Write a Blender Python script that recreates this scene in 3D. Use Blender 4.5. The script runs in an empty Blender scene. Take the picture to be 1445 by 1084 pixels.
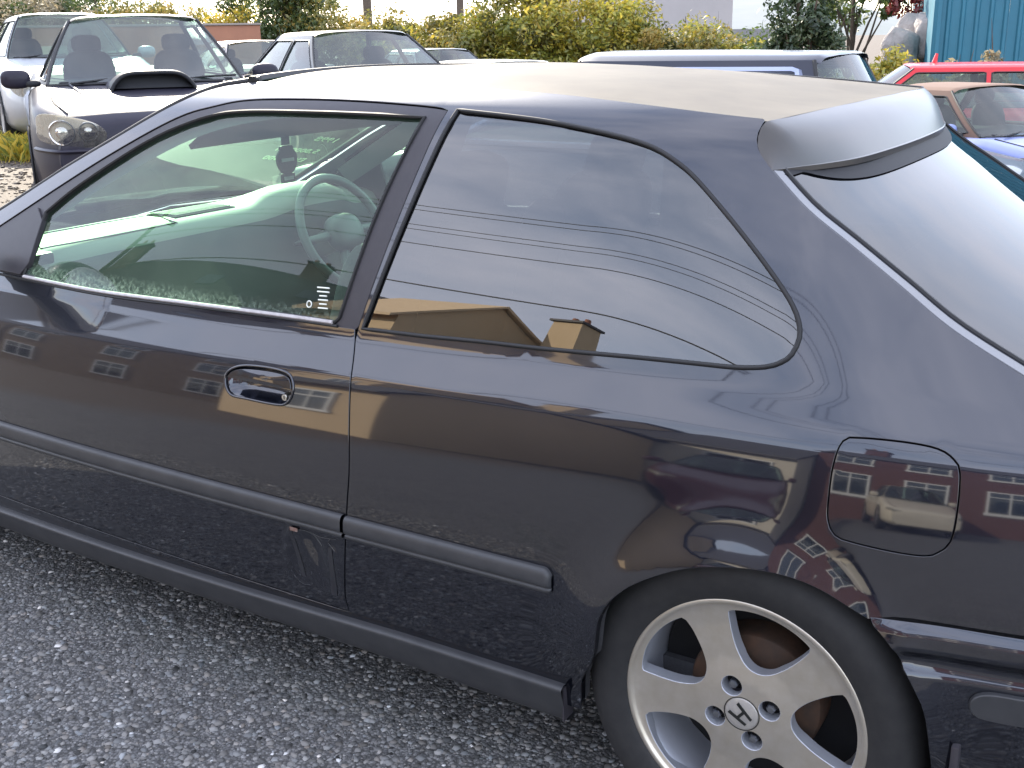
import bpy, bmesh, math, random
import numpy as np
from mathutils import Vector, Matrix
from mathutils.geometry import delaunay_2d_cdt
random.seed(7); rng = np.random.default_rng(7)
R = math.radians
SC = bpy.context.scene
COL = SC.collection

# ------------------------------------------------------------------ camera
cam_d = bpy.data.cameras.new('camera'); cam = bpy.data.objects.new('camera', cam_d); COL.objects.link(cam)
_yaw, _pit, _roll = 0.554987, 0.301538, -0.018269
_hf = Vector((-math.sin(_yaw), math.cos(_yaw), 0)); _r = Vector((math.cos(_yaw), math.sin(_yaw), 0)); _z = Vector((0, 0, 1))
_fw = math.cos(_pit)*_hf - math.sin(_pit)*_z; _up = math.sin(_pit)*_hf + math.cos(_pit)*_z
_r2 = math.cos(_roll)*_r + math.sin(_roll)*_up; _u2 = -math.sin(_roll)*_r + math.cos(_roll)*_up
CAM = Vector((0.5296, -2.3554, 1.3672))
_m = Matrix((_r2, _u2, -_fw)).transposed().to_4x4(); _m.translation = CAM
cam.matrix_world = _m
cam_d.sensor_width = 36.0; cam_d.lens = 36.0*1580/1445
cam_d.clip_start = 0.05; cam_d.clip_end = 3000
SC.camera = cam

# ------------------------------------------------------------------ sky, sun, exposure
SUN_AZ = R(50)          # measured from +Y towards -X
SUN_EL = R(27)
sun_dir = Vector((-math.sin(SUN_AZ)*math.cos(SUN_EL), math.cos(SUN_AZ)*math.cos(SUN_EL), math.sin(SUN_EL)))
wd = bpy.data.worlds.new('World'); SC.world = wd; wd.use_nodes = True
nt = wd.node_tree; nt.nodes.clear()
def wn(t): return nt.nodes.new(t)
sky = wn('ShaderNodeTexSky'); sky.sky_type = 'NISHITA'; sky.sun_disc = False
sky.sun_elevation = SUN_EL; sky.sun_rotation = -SUN_AZ
sky.air_density = 1.0; sky.dust_density = .4; sky.ozone_density = 1.2
tc = wn('ShaderNodeTexCoord'); mp = wn('ShaderNodeMapping'); mp.inputs['Scale'].default_value = (1, 1, 2.6)
ns = wn('ShaderNodeTexNoise'); ns.inputs['Scale'].default_value = 2.3; ns.inputs['Detail'].default_value = 6; ns.inputs['Roughness'].default_value = .58
rp = wn('ShaderNodeValToRGB'); rp.color_ramp.elements[0].position = .12; rp.color_ramp.elements[1].position = .66
mul = wn('ShaderNodeMath'); mul.operation = 'MULTIPLY'; mul.inputs[1].default_value = .95
cl = wn('ShaderNodeRGB'); cl.outputs[0].default_value = (4.7, 4.85, 5.7, 1)      # sunlit thin cloud
mx = wn('ShaderNodeMix'); mx.data_type = 'RGBA'
bg = wn('ShaderNodeBackground'); bg.inputs['Strength'].default_value = .15
ow = wn('ShaderNodeOutputWorld')
L = nt.links.new
L(tc.outputs['Generated'], mp.inputs['Vector']); L(mp.outputs[0], ns.inputs['Vector']); L(ns.outputs['Fac'], rp.inputs[0])
L(rp.outputs[0], mul.inputs[0]); L(mul.outputs[0], mx.inputs[0]); L(sky.outputs[0], mx.inputs[6]); L(cl.outputs[0], mx.inputs[7]); L(mx.outputs[2], bg.inputs[0]); L(bg.outputs[0], ow.inputs[0])
sl = bpy.data.lights.new('sun', 'SUN'); sl.energy = 3.2; sl.angle = R(.53); sl.color = (1, .90, .74)
so = bpy.data.objects.new('sun', sl); COL.objects.link(so)
so.rotation_euler = (-sun_dir).to_track_quat('-Z', 'Y').to_euler(); so.location = sun_dir*60
SC.view_settings.view_transform = 'Standard'; SC.view_settings.look = 'None'
SC.view_settings.exposure = 1.9; SC.view_settings.gamma = 1.0; SC.view_settings.use_curve_mapping = False
SC.cycles.max_bounces = 10; SC.cycles.transparent_max_bounces = 16; SC.cycles.glossy_bounces = 5
SC.cycles.use_denoising = True
SC.cycles.sample_clamp_indirect = 6.0

# ------------------------------------------------------------------ materials
MATS = {}
def mat(name, base=(.5,.5,.5), rough=.5, metal=0., coat=0., coat_rough=.03, spec=.5, noise=None, bump=None, emit=None, ior=1.5, coat_ior=1.5):
    """noise=(scale, colour2, amount[, detail]); bump=(scale, strength[, distance])"""
    if name in MATS: return MATS[name]
    m = bpy.data.materials.new(name); m.use_nodes = True; t = m.node_tree; b = t.nodes['Principled BSDF']
    b.inputs['Base Color'].default_value = (*base, 1); b.inputs['Roughness'].default_value = rough; b.inputs['Metallic'].default_value = metal
    b.inputs['Coat Weight'].default_value = coat; b.inputs['Coat Roughness'].default_value = coat_rough; b.inputs['Coat IOR'].default_value = coat_ior; b.inputs['IOR'].default_value = ior
    b.inputs['Specular IOR Level'].default_value = spec
    if noise or bump:
        tcn = t.nodes.new('ShaderNodeTexCoord')
    if noise:
        n = t.nodes.new('ShaderNodeTexNoise'); n.inputs['Scale'].default_value = noise[0]; n.inputs['Detail'].default_value = noise[3] if len(noise) > 3 else 5
        n.inputs['Roughness'].default_value = .65
        rr = t.nodes.new('ShaderNodeValToRGB'); rr.color_ramp.elements[0].position = .35; rr.color_ramp.elements[1].position = .7
        mm = t.nodes.new('ShaderNodeMath'); mm.operation = 'MULTIPLY'; mm.inputs[1].default_value = noise[2]
        mi = t.nodes.new('ShaderNodeMix'); mi.data_type = 'RGBA'; mi.inputs[6].default_value = (*base, 1); mi.inputs[7].default_value = (*noise[1], 1)
        t.links.new(tcn.outputs['Object'], n.inputs['Vector']); t.links.new(n.outputs['Fac'], rr.inputs[0]); t.links.new(rr.outputs[0], mm.inputs[0])
        t.links.new(mm.outputs[0], mi.inputs[0]); t.links.new(mi.outputs[2], b.inputs['Base Color'])
    if bump:
        n2 = t.nodes.new('ShaderNodeTexNoise'); n2.inputs['Scale'].default_value = bump[0]; n2.inputs['Detail'].default_value = 4
        bp = t.nodes.new('ShaderNodeBump'); bp.inputs['Strength'].default_value = bump[1]; bp.inputs['Distance'].default_value = bump[2] if len(bump) > 2 else .01
        t.links.new(tcn.outputs['Object'], n2.inputs['Vector']); t.links.new(n2.outputs['Fac'], bp.inputs['Height']); t.links.new(bp.outputs[0], b.inputs['Normal'])
    if emit:
        b.inputs['Emission Color'].default_value = (*emit[0], 1); b.inputs['Emission Strength'].default_value = emit[1]
    MATS[name] = m; return m

def glass(name, tint, dirt=.05, dirt_col=(.5,.5,.45), grime_scale=6, ior=1.6, rough=0.0, band=None):
    """thin pane: tinted see-through, Fresnel mirror on top, film of dust"""
    if name in MATS: return MATS[name]
    m = bpy.data.materials.new(name); m.use_nodes = True; t = m.node_tree; t.nodes.clear()
    N = t.nodes.new
    o = N('ShaderNodeOutputMaterial'); tr = N('ShaderNodeBsdfTransparent'); tr.inputs[0].default_value = (*tint, 1)
    gl = N('ShaderNodeBsdfGlossy'); gl.inputs['Roughness'].default_value = rough
    fr = N('ShaderNodeFresnel'); ge = N('ShaderNodeNewGeometry'); pw = N('ShaderNodeMath'); pw.operation = 'POWER'; pw.inputs[0].default_value = ior
    sg = N('ShaderNodeMath'); sg.operation = 'MULTIPLY_ADD'; sg.inputs[1].default_value = -2; sg.inputs[2].default_value = 1      # a pane mirrors alike from either side
    t.links.new(ge.outputs['Backfacing'], sg.inputs[0]); t.links.new(sg.outputs[0], pw.inputs[1]); t.links.new(pw.outputs[0], fr.inputs['IOR'])
    df = N('ShaderNodeBsdfDiffuse'); df.inputs[0].default_value = (*dirt_col, 1)
    tl = N('ShaderNodeBsdfTranslucent'); tl.inputs[0].default_value = (*dirt_col, 1)
    ad = N('ShaderNodeMixShader'); ad.inputs[0].default_value = .5
    m1 = N('ShaderNodeMixShader'); m2 = N('ShaderNodeMixShader')
    tcn = N('ShaderNodeTexCoord'); n = N('ShaderNodeTexNoise'); n.inputs['Scale'].default_value = grime_scale; n.inputs['Detail'].default_value = 8; n.inputs['Roughness'].default_value = .7
    mr = N('ShaderNodeMapRange'); mr.inputs[1].default_value = .3; mr.inputs[2].default_value = .8; mr.inputs[3].default_value = dirt*.3; mr.inputs[4].default_value = dirt*1.9
    K = t.links.new
    K(tcn.outputs['Object'], n.inputs['Vector']); K(n.outputs['Fac'], mr.inputs[0]); dirt_out = mr.outputs[0]
    if band:                # splashed dirt lying along the bottom of the pane
        sp = N('ShaderNodeSeparateXYZ'); K(tcn.outputs['Object'], sp.inputs[0]); bz = N('ShaderNodeMapRange'); bz.inputs[1].default_value = band[0]; bz.inputs[2].default_value = band[1]; bz.inputs[3].default_value = band[2]; bz.inputs[4].default_value = 0
        n3 = N('ShaderNodeTexNoise'); n3.inputs['Scale'].default_value = 130; n3.inputs['Detail'].default_value = 6; K(tcn.outputs['Object'], n3.inputs['Vector']); r3 = N('ShaderNodeMapRange'); r3.inputs[1].default_value = .38; r3.inputs[2].default_value = .66
        K(n3.outputs['Fac'], r3.inputs[0]); mu = N('ShaderNodeMath'); mu.operation = 'MULTIPLY'; K(sp.outputs[2], bz.inputs[0]); K(bz.outputs[0], mu.inputs[0]); K(r3.outputs[0], mu.inputs[1])
        a3 = N('ShaderNodeMath'); K(mu.outputs[0], a3.inputs[0]); K(dirt_out, a3.inputs[1]); dirt_out = a3.outputs[0]
    K(dirt_out, m1.inputs[0])
    K(df.outputs[0], ad.inputs[1]); K(tl.outputs[0], ad.inputs[2]); K(tr.outputs[0], m1.inputs[1]); K(ad.outputs[0], m1.inputs[2])
    K(fr.outputs[0], m2.inputs[0]); K(m1.outputs[0], m2.inputs[1]); K(gl.outputs[0], m2.inputs[2]); K(m2.outputs[0], o.inputs[0])
    MATS[name] = m; return m

# ------------------------------------------------------------------ object helpers
def link(o, parent=None):
    COL.objects.link(o)
    if parent is not None: o.parent = parent
    return o
def tag(o, label, cat, group=None):
    o['label'] = label; o['category'] = cat
    if group: o['group'] = group
    return o
def empty(name, loc=(0,0,0), rz=0., label=None, cat=None, group=None):
    o = bpy.data.objects.new(name, None); o.empty_display_size = .2; link(o); o.location = loc; o.rotation_euler = (0, 0, rz)
    if label: tag(o, label, cat, group)
    return o
def mesh(name, verts, faces, m, parent=None, smooth=True, normals=None, sharp=None):
    me = bpy.data.meshes.new(name); me.from_pydata([tuple(map(float, v)) for v in verts], [], [tuple(map(int, f)) for f in faces]); me.update()
    for mm in (m if isinstance(m, (list, tuple)) else [m]): me.materials.append(mm)
    if smooth:
        me.polygons.foreach_set('use_smooth', [True]*len(me.polygons))
        if normals is not None: me.normals_split_custom_set_from_vertices([tuple(map(float, n)) for n in normals])
        elif sharp: me.set_sharp_from_angle(angle=R(sharp))
    return link(bpy.data.objects.new(name, me), parent)
def mirror_y(o, parent=None, name=None):
    me = o.data; n = len(me.vertices); co = np.empty(n*3); me.vertices.foreach_get('co', co); co = co.reshape(-1, 3)*[1, -1, 1]
    nr = np.array([tuple(c.vector) for c in me.corner_normals]); vn = np.zeros((n, 3))
    li = np.empty(len(me.loops), int); me.loops.foreach_get('vertex_index', li); np.add.at(vn, li, nr); vn = vn*[1, -1, 1]
    vn /= np.maximum(np.linalg.norm(vn, axis=1, keepdims=True), 1e-9)
    f = [tuple(reversed(p.vertices)) for p in me.polygons]
    return mesh(name or o.name.split('.')[0], co, f, list(me.materials), parent if parent is not None else o.parent, True, vn)

def cr(pts, step, closed=False):
    """Catmull-Rom resample of 2-D/3-D points"""
    p = np.array(pts, float); n = len(p); out = []
    segs = n if closed else n-1
    for i in range(segs):
        p1, p2 = p[i], p[(i+1) % n]
        p0 = p[i-1] if (closed or i > 0) else 2*p1-p2
        p3 = p[(i+2) % n] if (closed or i+2 < n) else 2*p2-p1
        k = max(1, int(round(np.linalg.norm(p2-p1)/step)))
        for j in range(k):
            u = j/k
            out.append(.5*((2*p1)+(-p0+p2)*u+(2*p0-5*p1+4*p2-p3)*u*u+(-p0+3*p1-3*p2+p3)*u**3))
    if not closed: out.append(p[-1])
    return np.array(out)
def lin(pts, step, closed=False):
    p = np.array(pts, float); out = []
    for i in range(len(p) if closed else len(p)-1):
        a, b = p[i], p[(i+1) % len(p)]; k = max(1, int(round(np.linalg.norm(b-a)/step)))
        for j in range(k): out.append(a+(b-a)*j/k)
    if not closed: out.append(p[-1])
    return np.array(out)
def area(p): x, y = p[:, 0], p[:, 1]; return .5*np.sum(x*np.roll(y, -1)-np.roll(x, -1)*y)
def ccw(p): p = np.asarray(p, float); return p if area(p) > 0 else p[::-1]
def offset(p, d):
    """offset a closed polygon outwards by d"""
    p = ccw(p); t = np.roll(p, -1, 0)-np.roll(p, 1, 0); t /= np.maximum(np.linalg.norm(t, axis=1, keepdims=True), 1e-9)
    return p+d*np.stack([t[:, 1], -t[:, 0]], 1)
def inside(P, poly):
    x, y = P[:, 0], P[:, 1]; r = np.zeros(len(P), bool); j = len(poly)-1
    for i in range(len(poly)):
        xi, yi = poly[i]; xj, yj = poly[j]
        c = ((yi > y) != (yj > y)) & (x < (xj-xi)*(y-yi)/((yj-yi) if yj != yi else 1e-12)+xi); r ^= c; j = i
    return r
def cdt(outer, holes, step):
    loops = [ccw(outer)]+[ccw(h) for h in holes]
    allb = np.vstack(loops); lo, hi = loops[0].min(0), loops[0].max(0)
    sx, sy = (step, step) if np.isscalar(step) else step
    gx, gy = np.meshgrid(np.arange(lo[0]+sx/2, hi[0], sx), np.arange(lo[1]+sy/2, hi[1], sy)); gx = gx+((np.arange(gx.shape[0]) % 2)*sx/2)[:, None]
    G = np.stack([gx.ravel(), gy.ravel()], 1); k = inside(G, loops[0])
    for h in loops[1:]: k &= ~inside(G, h)
    G = G[k]
    if len(G):
        sc = np.array([1/sx, 1/sy]); dmin = np.full(len(G), 9.)
        for i in range(0, len(allb), 200):
            dd = (G[:, None, :]-allb[None, i:i+200, :])*sc; dmin = np.minimum(dmin, np.sqrt((dd**2).sum(2)).min(1))
        G = G[dmin > .5]
    pts = np.vstack([allb, G]); edges = []; off = 0; lidx = []
    for lp in loops:
        n = len(lp); edges += [(off+i, off+(i+1) % n) for i in range(n)]; lidx.append(list(range(off, off+n))); off += n
    vo, eo, fo, ov, oe, of = delaunay_2d_cdt([Vector(p) for p in pts], edges, [], 0, 1e-6)
    V = np.array([tuple(v) for v in vo]); F = np.array([tuple(f) for f in fo if len(f) == 3]); c = V[F].mean(1)
    k = inside(c, loops[0])
    for h in loops[1:]: k &= ~inside(c, h)
    F = F[k]; mp_ = {}
    for i, o_ in enumerate(ov):
        for q in o_: mp_[q] = i
    return V, F, [[mp_[i] for i in l if i in mp_] for l in lidx]
def panel(name, outer, surf, m, parent=None, holes=(), step=.02, flange=.014, rnd=.002, hole_flange=True):
    """curved sheet: 2-D outline (with holes) laid on surf(a,b)->(P,N), its edges rolled inwards by flange"""
    V, F, loops = cdt(np.asarray(outer, float), [np.asarray(h, float) for h in holes], step)
    P, N = surf(V[:, 0], V[:, 1])
    fn = np.cross(P[F[:, 1]]-P[F[:, 0]], P[F[:, 2]]-P[F[:, 0]]); s = (fn*N[F[:, 0]]).sum(1) < 0
    F[s] = F[s][:, ::-1]
    vs = [P]; nn = [N]; faces = [tuple(f) for f in F]; base = len(P)
    if flange:
        for li, lp in enumerate(loops):
            if li and not hole_flange: continue
            l = np.array(lp); p = P[l]; n_ = N[l]; t = np.roll(p, -1, 0)-np.roll(p, 1, 0); t /= np.maximum(np.linalg.norm(t, axis=1, keepdims=True), 1e-9)
            o = np.cross(t, n_)
            # make o point away from the sheet
            t2 = np.roll(V[l], -1, 0)-np.roll(V[l], 1, 0); o2 = np.stack([t2[:, 1], -t2[:, 0]], 1); o2 /= np.maximum(np.linalg.norm(o2, axis=1, keepdims=True), 1e-9)
            if li: o2 = -o2
            q, _ = surf(V[l, 0]+o2[:, 0]*1e-4, V[l, 1]+o2[:, 1]*1e-4)
            sg = np.sign(((q-p)*o).sum(1)); o = o*np.where(sg == 0, 1, sg)[:, None]
            r1 = p-n_*rnd+o*rnd*.6; r2 = p-n_*flange+o*rnd*.6
            a1 = base; a2 = base+len(l); base += 2*len(l)
            vs += [r1, r2]; nn += [o, o]
            for i in range(len(l)):
                j = (i+1) % len(l)
                for A, B in ((lambda i: l[i], lambda i: a1+i), (lambda i: a1+i, lambda i: a2+i)):
                    q4 = [A(i), A(j), B(j), B(i)]; faces.append(q4)
        AV = np.vstack(vs); AN = np.vstack(nn)
        for k in range(len(F), len(faces)):
            f = faces[k]; nf = np.cross(AV[f[1]]-AV[f[0]], AV[f[2]]-AV[f[0]])
            if (nf*(AN[f[2]]+AN[f[3]])).sum() < 0: faces[k] = list(reversed(f))
    o = mesh(name, np.vstack(vs), faces, m, parent, True, np.vstack(nn))
    if isinstance(m, (list, tuple)) and len(m) > 1:
        mi = np.zeros(len(faces), int); mi[len(F):] = 1; o.data.polygons.foreach_set('material_index', mi)
    return o
def grid(name, P, m, parent=None, closed_u=False, closed_v=False, smooth=True, sharp=None, flip=False):
    P = np.asarray(P, float); a, b = P.shape[:2]; f = []
    for i in range(a if closed_u else a-1):
        for j in range(b if closed_v else b-1):
            q = (i*b+j, ((i+1) % a)*b+j, ((i+1) % a)*b+(j+1) % b, i*b+(j+1) % b); f.append(q[::-1] if flip else q)
    return mesh(name, P.reshape(-1, 3), f, m, parent, smooth, None, sharp)
def strip(name, xs, zt, zb, prof, m, parent=None, base=None):
    """moulding run along the body side: prof = (fraction down, proud) pairs, xs the stations; closed at both ends"""
    G = []
    for x in xs:
        t_, b_ = zt(x), zb(x); row = []
        for f, o in prof:
            z = t_+(b_-t_)*f; row.append((x, -(float(W(x, z))+o), z))
        G.append(row)
    return grid(name, np.array(G), m, parent, sharp=60)
def frames(path, closed=False, up=(0,0,1)):
    p = np.asarray(path, float)
    t = (np.roll(p, -1, 0)-np.roll(p, 1, 0)) if closed else np.gradient(p, axis=0)
    t /= np.maximum(np.linalg.norm(t, axis=1, keepdims=True), 1e-9)
    u = np.tile(np.array(up, float), (len(p), 1)); s = np.cross(t, u); bad = np.linalg.norm(s, axis=1) < 1e-3
    s[bad] = np.cross(t[bad], [1, .3, 0]); s /= np.linalg.norm(s, axis=1, keepdims=True); return t, s, np.cross(s, t)
def tube(name, path, r, m, parent=None, closed=False, n=8, up=(0,0,1), ry=None, caps=True):
    p = np.asarray(path, float); t, s, u = frames(p, closed, up); a = np.linspace(0, 2*math.pi, n, endpoint=False)
    rr = np.full(len(p), r) if np.isscalar(r) else np.asarray(r, float); k = 1 if ry is None else ry
    V = p[:, None, :]+rr[:, None, None]*(np.cos(a)[None, :, None]*s[:, None, :]+k*np.sin(a)[None, :, None]*u[:, None, :])
    f = []; L_ = len(p)
    for i in range(L_ if closed else L_-1):
        for j in range(n): f.append((i*n+j, i*n+(j+1) % n, ((i+1) % L_)*n+(j+1) % n, ((i+1) % L_)*n+j))
    if not closed and caps: f.append(tuple(range(n))[::-1]); f.append(tuple((L_-1)*n+j for j in range(n)))
    return mesh(name, V.reshape(-1, 3), f, m, parent, True, None, 50)
def box_geo(c, s, rot=None):
    c = np.array(c, float); h = np.array(s, float)/2
    V = np.array([(x, y, z) for x in (-1, 1) for y in (-1, 1) for z in (-1, 1)])*h
    if rot is not None: V = V @ np.array(rot).T
    return V+c, [(0,1,3,2), (4,6,7,5), (0,4,5,1), (2,3,7,6), (0,2,6,4), (1,5,7,3)]
def box(name, c, s, m, parent=None, bevel=0., seg=2, rz=0.):
    bm = bmesh.new(); rot = Matrix.Rotation(rz, 3, 'Z') if rz else None
    V, F = box_geo(c, s, np.array(rot) if rot else None)
    vv = [bm.verts.new(v) for v in V]
    for f in F: bm.faces.new([vv[i] for i in f])
    bmesh.ops.recalc_face_normals(bm, faces=bm.faces)
    if bevel: bmesh.ops.bevel(bm, geom=list(bm.edges), offset=bevel, segments=seg, affect='EDGES', profile=.6)
    me = bpy.data.meshes.new(name); bm.to_mesh(me); bm.free(); me.materials.append(m)
    if bevel:
        me.polygons.foreach_set('use_smooth', [True]*len(me.polygons)); me.set_sharp_from_angle(angle=R(40))
    return link(bpy.data.objects.new(name, me), parent)
def blob(name, c, r, m, parent=None, e=.6, nu=20, nv=14, rot=None):
    """super-ellipsoid: rounded cushion-like solid"""
    def f(v, k): return np.sign(v)*np.abs(v)**k
    u = np.linspace(-math.pi, math.pi, nu, endpoint=False); v = np.linspace(-math.pi/2, math.pi/2, nv)
    U, Vv = np.meshgrid(u, v, indexing='ij')
    X = np.stack([r[0]*f(np.cos(Vv), e)*f(np.cos(U), e), r[1]*f(np.cos(Vv), e)*f(np.sin(U), e), r[2]*f(np.sin(Vv), e)], 2)
    if rot is not None: X = X @ np.array(rot.to_3x3()).T
    X = X+np.array(c)
    o = grid(name, X, m, parent, closed_u=True); return o
def lathe(name, prof, m, parent=None, n=48, axis='y', c=(0,0,0), sharp=35):
    """prof: (radius, along) pairs turned round the y axis"""
    a = np.linspace(0, 2*math.pi, n, endpoint=False); pr = np.array(prof, float)
    V = np.stack([pr[None, :, 0]*np.cos(a)[:, None]+c[0], np.tile(pr[None, :, 1], (n, 1))+c[1], pr[None, :, 0]*np.sin(a)[:, None]+c[2]], 2)
    return grid(name, V, m, parent, closed_u=True, sharp=sharp)
def copy_tree(o, parent=None):
    c = o.copy(); COL.objects.link(c); c.parent = parent
    for ch in list(o.children): copy_tree(ch, c)
    return c
def text_mesh(name, s, size, m, parent, mtx, depth=.0006):
    cu = bpy.data.curves.new(name, 'FONT'); cu.body = s; cu.size = size; cu.extrude = depth; cu.align_x = 'CENTER'; cu.align_y = 'CENTER'; cu.resolution_u = 2
    to = bpy.data.objects.new('tmp', cu); COL.objects.link(to)
    dg = bpy.context.evaluated_depsgraph_get(); me = bpy.data.meshes.new_from_object(to.evaluated_get(dg))
    bpy.data.objects.remove(to); me.name = name; me.transform(mtx); me.materials.clear(); me.materials.append(m)
    return link(bpy.data.objects.new(name, me), parent)

# ================================================================== the dark hatchback
M_paint = mat('navy_black_paint', (.0125,.0152,.026), .40, .9, 1.0, .035, .2, noise=(3.0, (.017,.019,.030), .6), coat_ior=1.8)
M_roof = mat('glare_toned_roof_paint', (.105,.086,.058), .55, 0, .06, .2, .12, noise=(5.0, (.15,.125,.085), .8), bump=(60, .02, .002))  # tan glare of sun and hedge on the dark roof, put into the base colour
M_spoil = mat('glare_toned_spoiler_paint', (.034,.030,.028), .45, 0, .55, .16, .35, noise=(7.0, (.05,.044,.036), .7))  # dark paint warmed and lightened in colour to carry the sun glare
M_trim = mat('matt_black_trim', (.032,.029,.035), .45, 0, 0, .1, .5, noise=(40, (.045,.041,.046), .5))
M_mould = mat('weathered_grey_plastic', (.030,.031,.034), .42, noise=(18, (.06,.06,.062), .45), bump=(500, .05, .001))
M_rub = mat('black_rubber', (.010,.010,.011), .55)
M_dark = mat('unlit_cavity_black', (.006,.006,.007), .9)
M_seal = mat('bleached_window_seal', (.46,.43,.42), .5, noise=(60, (.22,.19,.19), .6))
M_gls = glass('green_tinted_glass', (.66,.88,.74), .05, (.50,.62,.50), 5)
M_glsd = glass('dusty_green_tinted_glass', (.66,.88,.74), .05, (.50,.62,.50), 5, band=(.838, .874, .55))
M_wsc = glass('green_windscreen_glass', (.66,.92,.74), .10, (.55,.68,.52), 4)
M_prv = glass('smoked_privacy_glass', (.13,.13,.15), .022, (.30,.31,.34), 4, ior=2.4)
M_rgl = glass('smoked_tailgate_glass', (.06,.07,.09), .02, (.3,.31,.34), 4, ior=1.75)
M_int = mat('grey_interior_plastic', (.17,.175,.17), .62, bump=(300, .08, .001))
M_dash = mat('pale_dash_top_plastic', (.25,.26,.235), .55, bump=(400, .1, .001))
M_intd = mat('charcoal_cloth', (.05,.05,.055), .9, noise=(200, (.09,.09,.095), .5))
M_head = mat('grey_headlining', (.13,.135,.14), .95)
M_wheelgrey = mat('steering_wheel_vinyl', (.13,.135,.14), .42)
M_alloy = mat('machined_alloy', (.66,.61,.53), .40, .85, noise=(30, (.54,.48,.37), .55), bump=(260, .03, .001))
M_silver = mat('silver_wheel_paint', (.55,.57,.62), .4, .6)
M_tyre = mat('tyre_rubber', (.014,.014,.015), .72, noise=(40, (.03,.029,.028), .5), bump=(120, .15, .002))
M_rust = mat('rusty_brake_iron', (.05,.032,.022), .75, .3, noise=(30, (.11,.055,.03), .7))
M_bolt = mat('zinc_bolt', (.33,.34,.36), .32, 1.0)
M_cap = mat('dull_centre_cap', (.46,.44,.42), .45, .6, noise=(80, (.62,.58,.5), .6))
M_emb = mat('emblem_black', (.012,.013,.012), .4)
M_lock = mat('lock_steel', (.75,.72,.64), .3, 1.0)

_TZ = np.array([0.1, 0.3, 0.4, 0.48, 0.56, 0.64, 0.72, 0.748, 0.764, 0.82, 0.836, 0.95, 1.1, 1.17, 1.21, 1.235, 1.255, 1.275, 1.3]); _TA = np.array([-8.0, -6.0, -3.0, 0.0, 5.0, 10.0, 14.0, 16.0, 25.0, 23.0, 17.0, 20.0, 24.0, 27.0, 34.0, 46.0, 60.0, 68.0, 75.0])
_ZZ = np.linspace(.10, 1.30, 1201); _SL = np.tan(np.radians(np.interp(_ZZ, _TZ, _TA)))
_WW = np.concatenate([[0], np.cumsum(-(_SL[1:]+_SL[:-1])/2*(_ZZ[1]-_ZZ[0]))]); _WW = _WW-np.interp(.48, _ZZ, _WW)+.838
_TA2=np.interp(_ZZ,[.10,.30,.40,.48,.56,.64,.72,.748,.764,.80,.90,1.0,1.10,1.17,1.21,1.235,1.255,1.275,1.30],[-8,-6,-3,0,5,10,14,16,24,24,23.5,23.5,24.5,27,34,46,60,68,75.])
_S2=np.tan(np.radians(_TA2)); _W2=np.concatenate([[0],np.cumsum(-(_S2[1:]+_S2[:-1])/2*(_ZZ[1]-_ZZ[0]))]); _W2=_W2-np.interp(.48,_ZZ,_W2)+.838
def W(x,z):
    x=np.asarray(x,float); z=np.asarray(z,float)
    zz=z-.022*np.clip((x+.78)/.9,-1,1)*np.clip((z-.55)/.2,0,1)*np.clip((1.1-z)/.25,0,1)
    q=np.clip((x-.0)/.22,0,1); q=q*q*(3-2*q)
    w=np.interp(zz,_ZZ,_WW)*(1-q)+np.interp(zz,_ZZ,_W2)*q
    w=w-.24*np.clip(x-.02,0,None)**2-.5*np.clip(x-.4,0,None)**2
    w=w-.03*np.clip(-1.0-x,0,None)**2
    g=np.clip((z-.80)/.4,0,1.2)
    w=w-.22*np.clip(x+.35,0,None)**2*g-.09*np.clip(-.9-x,0,None)**2*g
    r=np.hypot(x,z-.285)
    w=w+.020*np.exp(-(np.clip(r-.27,0,None)/.065)**2)*np.clip((z-.25)/.1,0,1)
    return w

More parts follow.
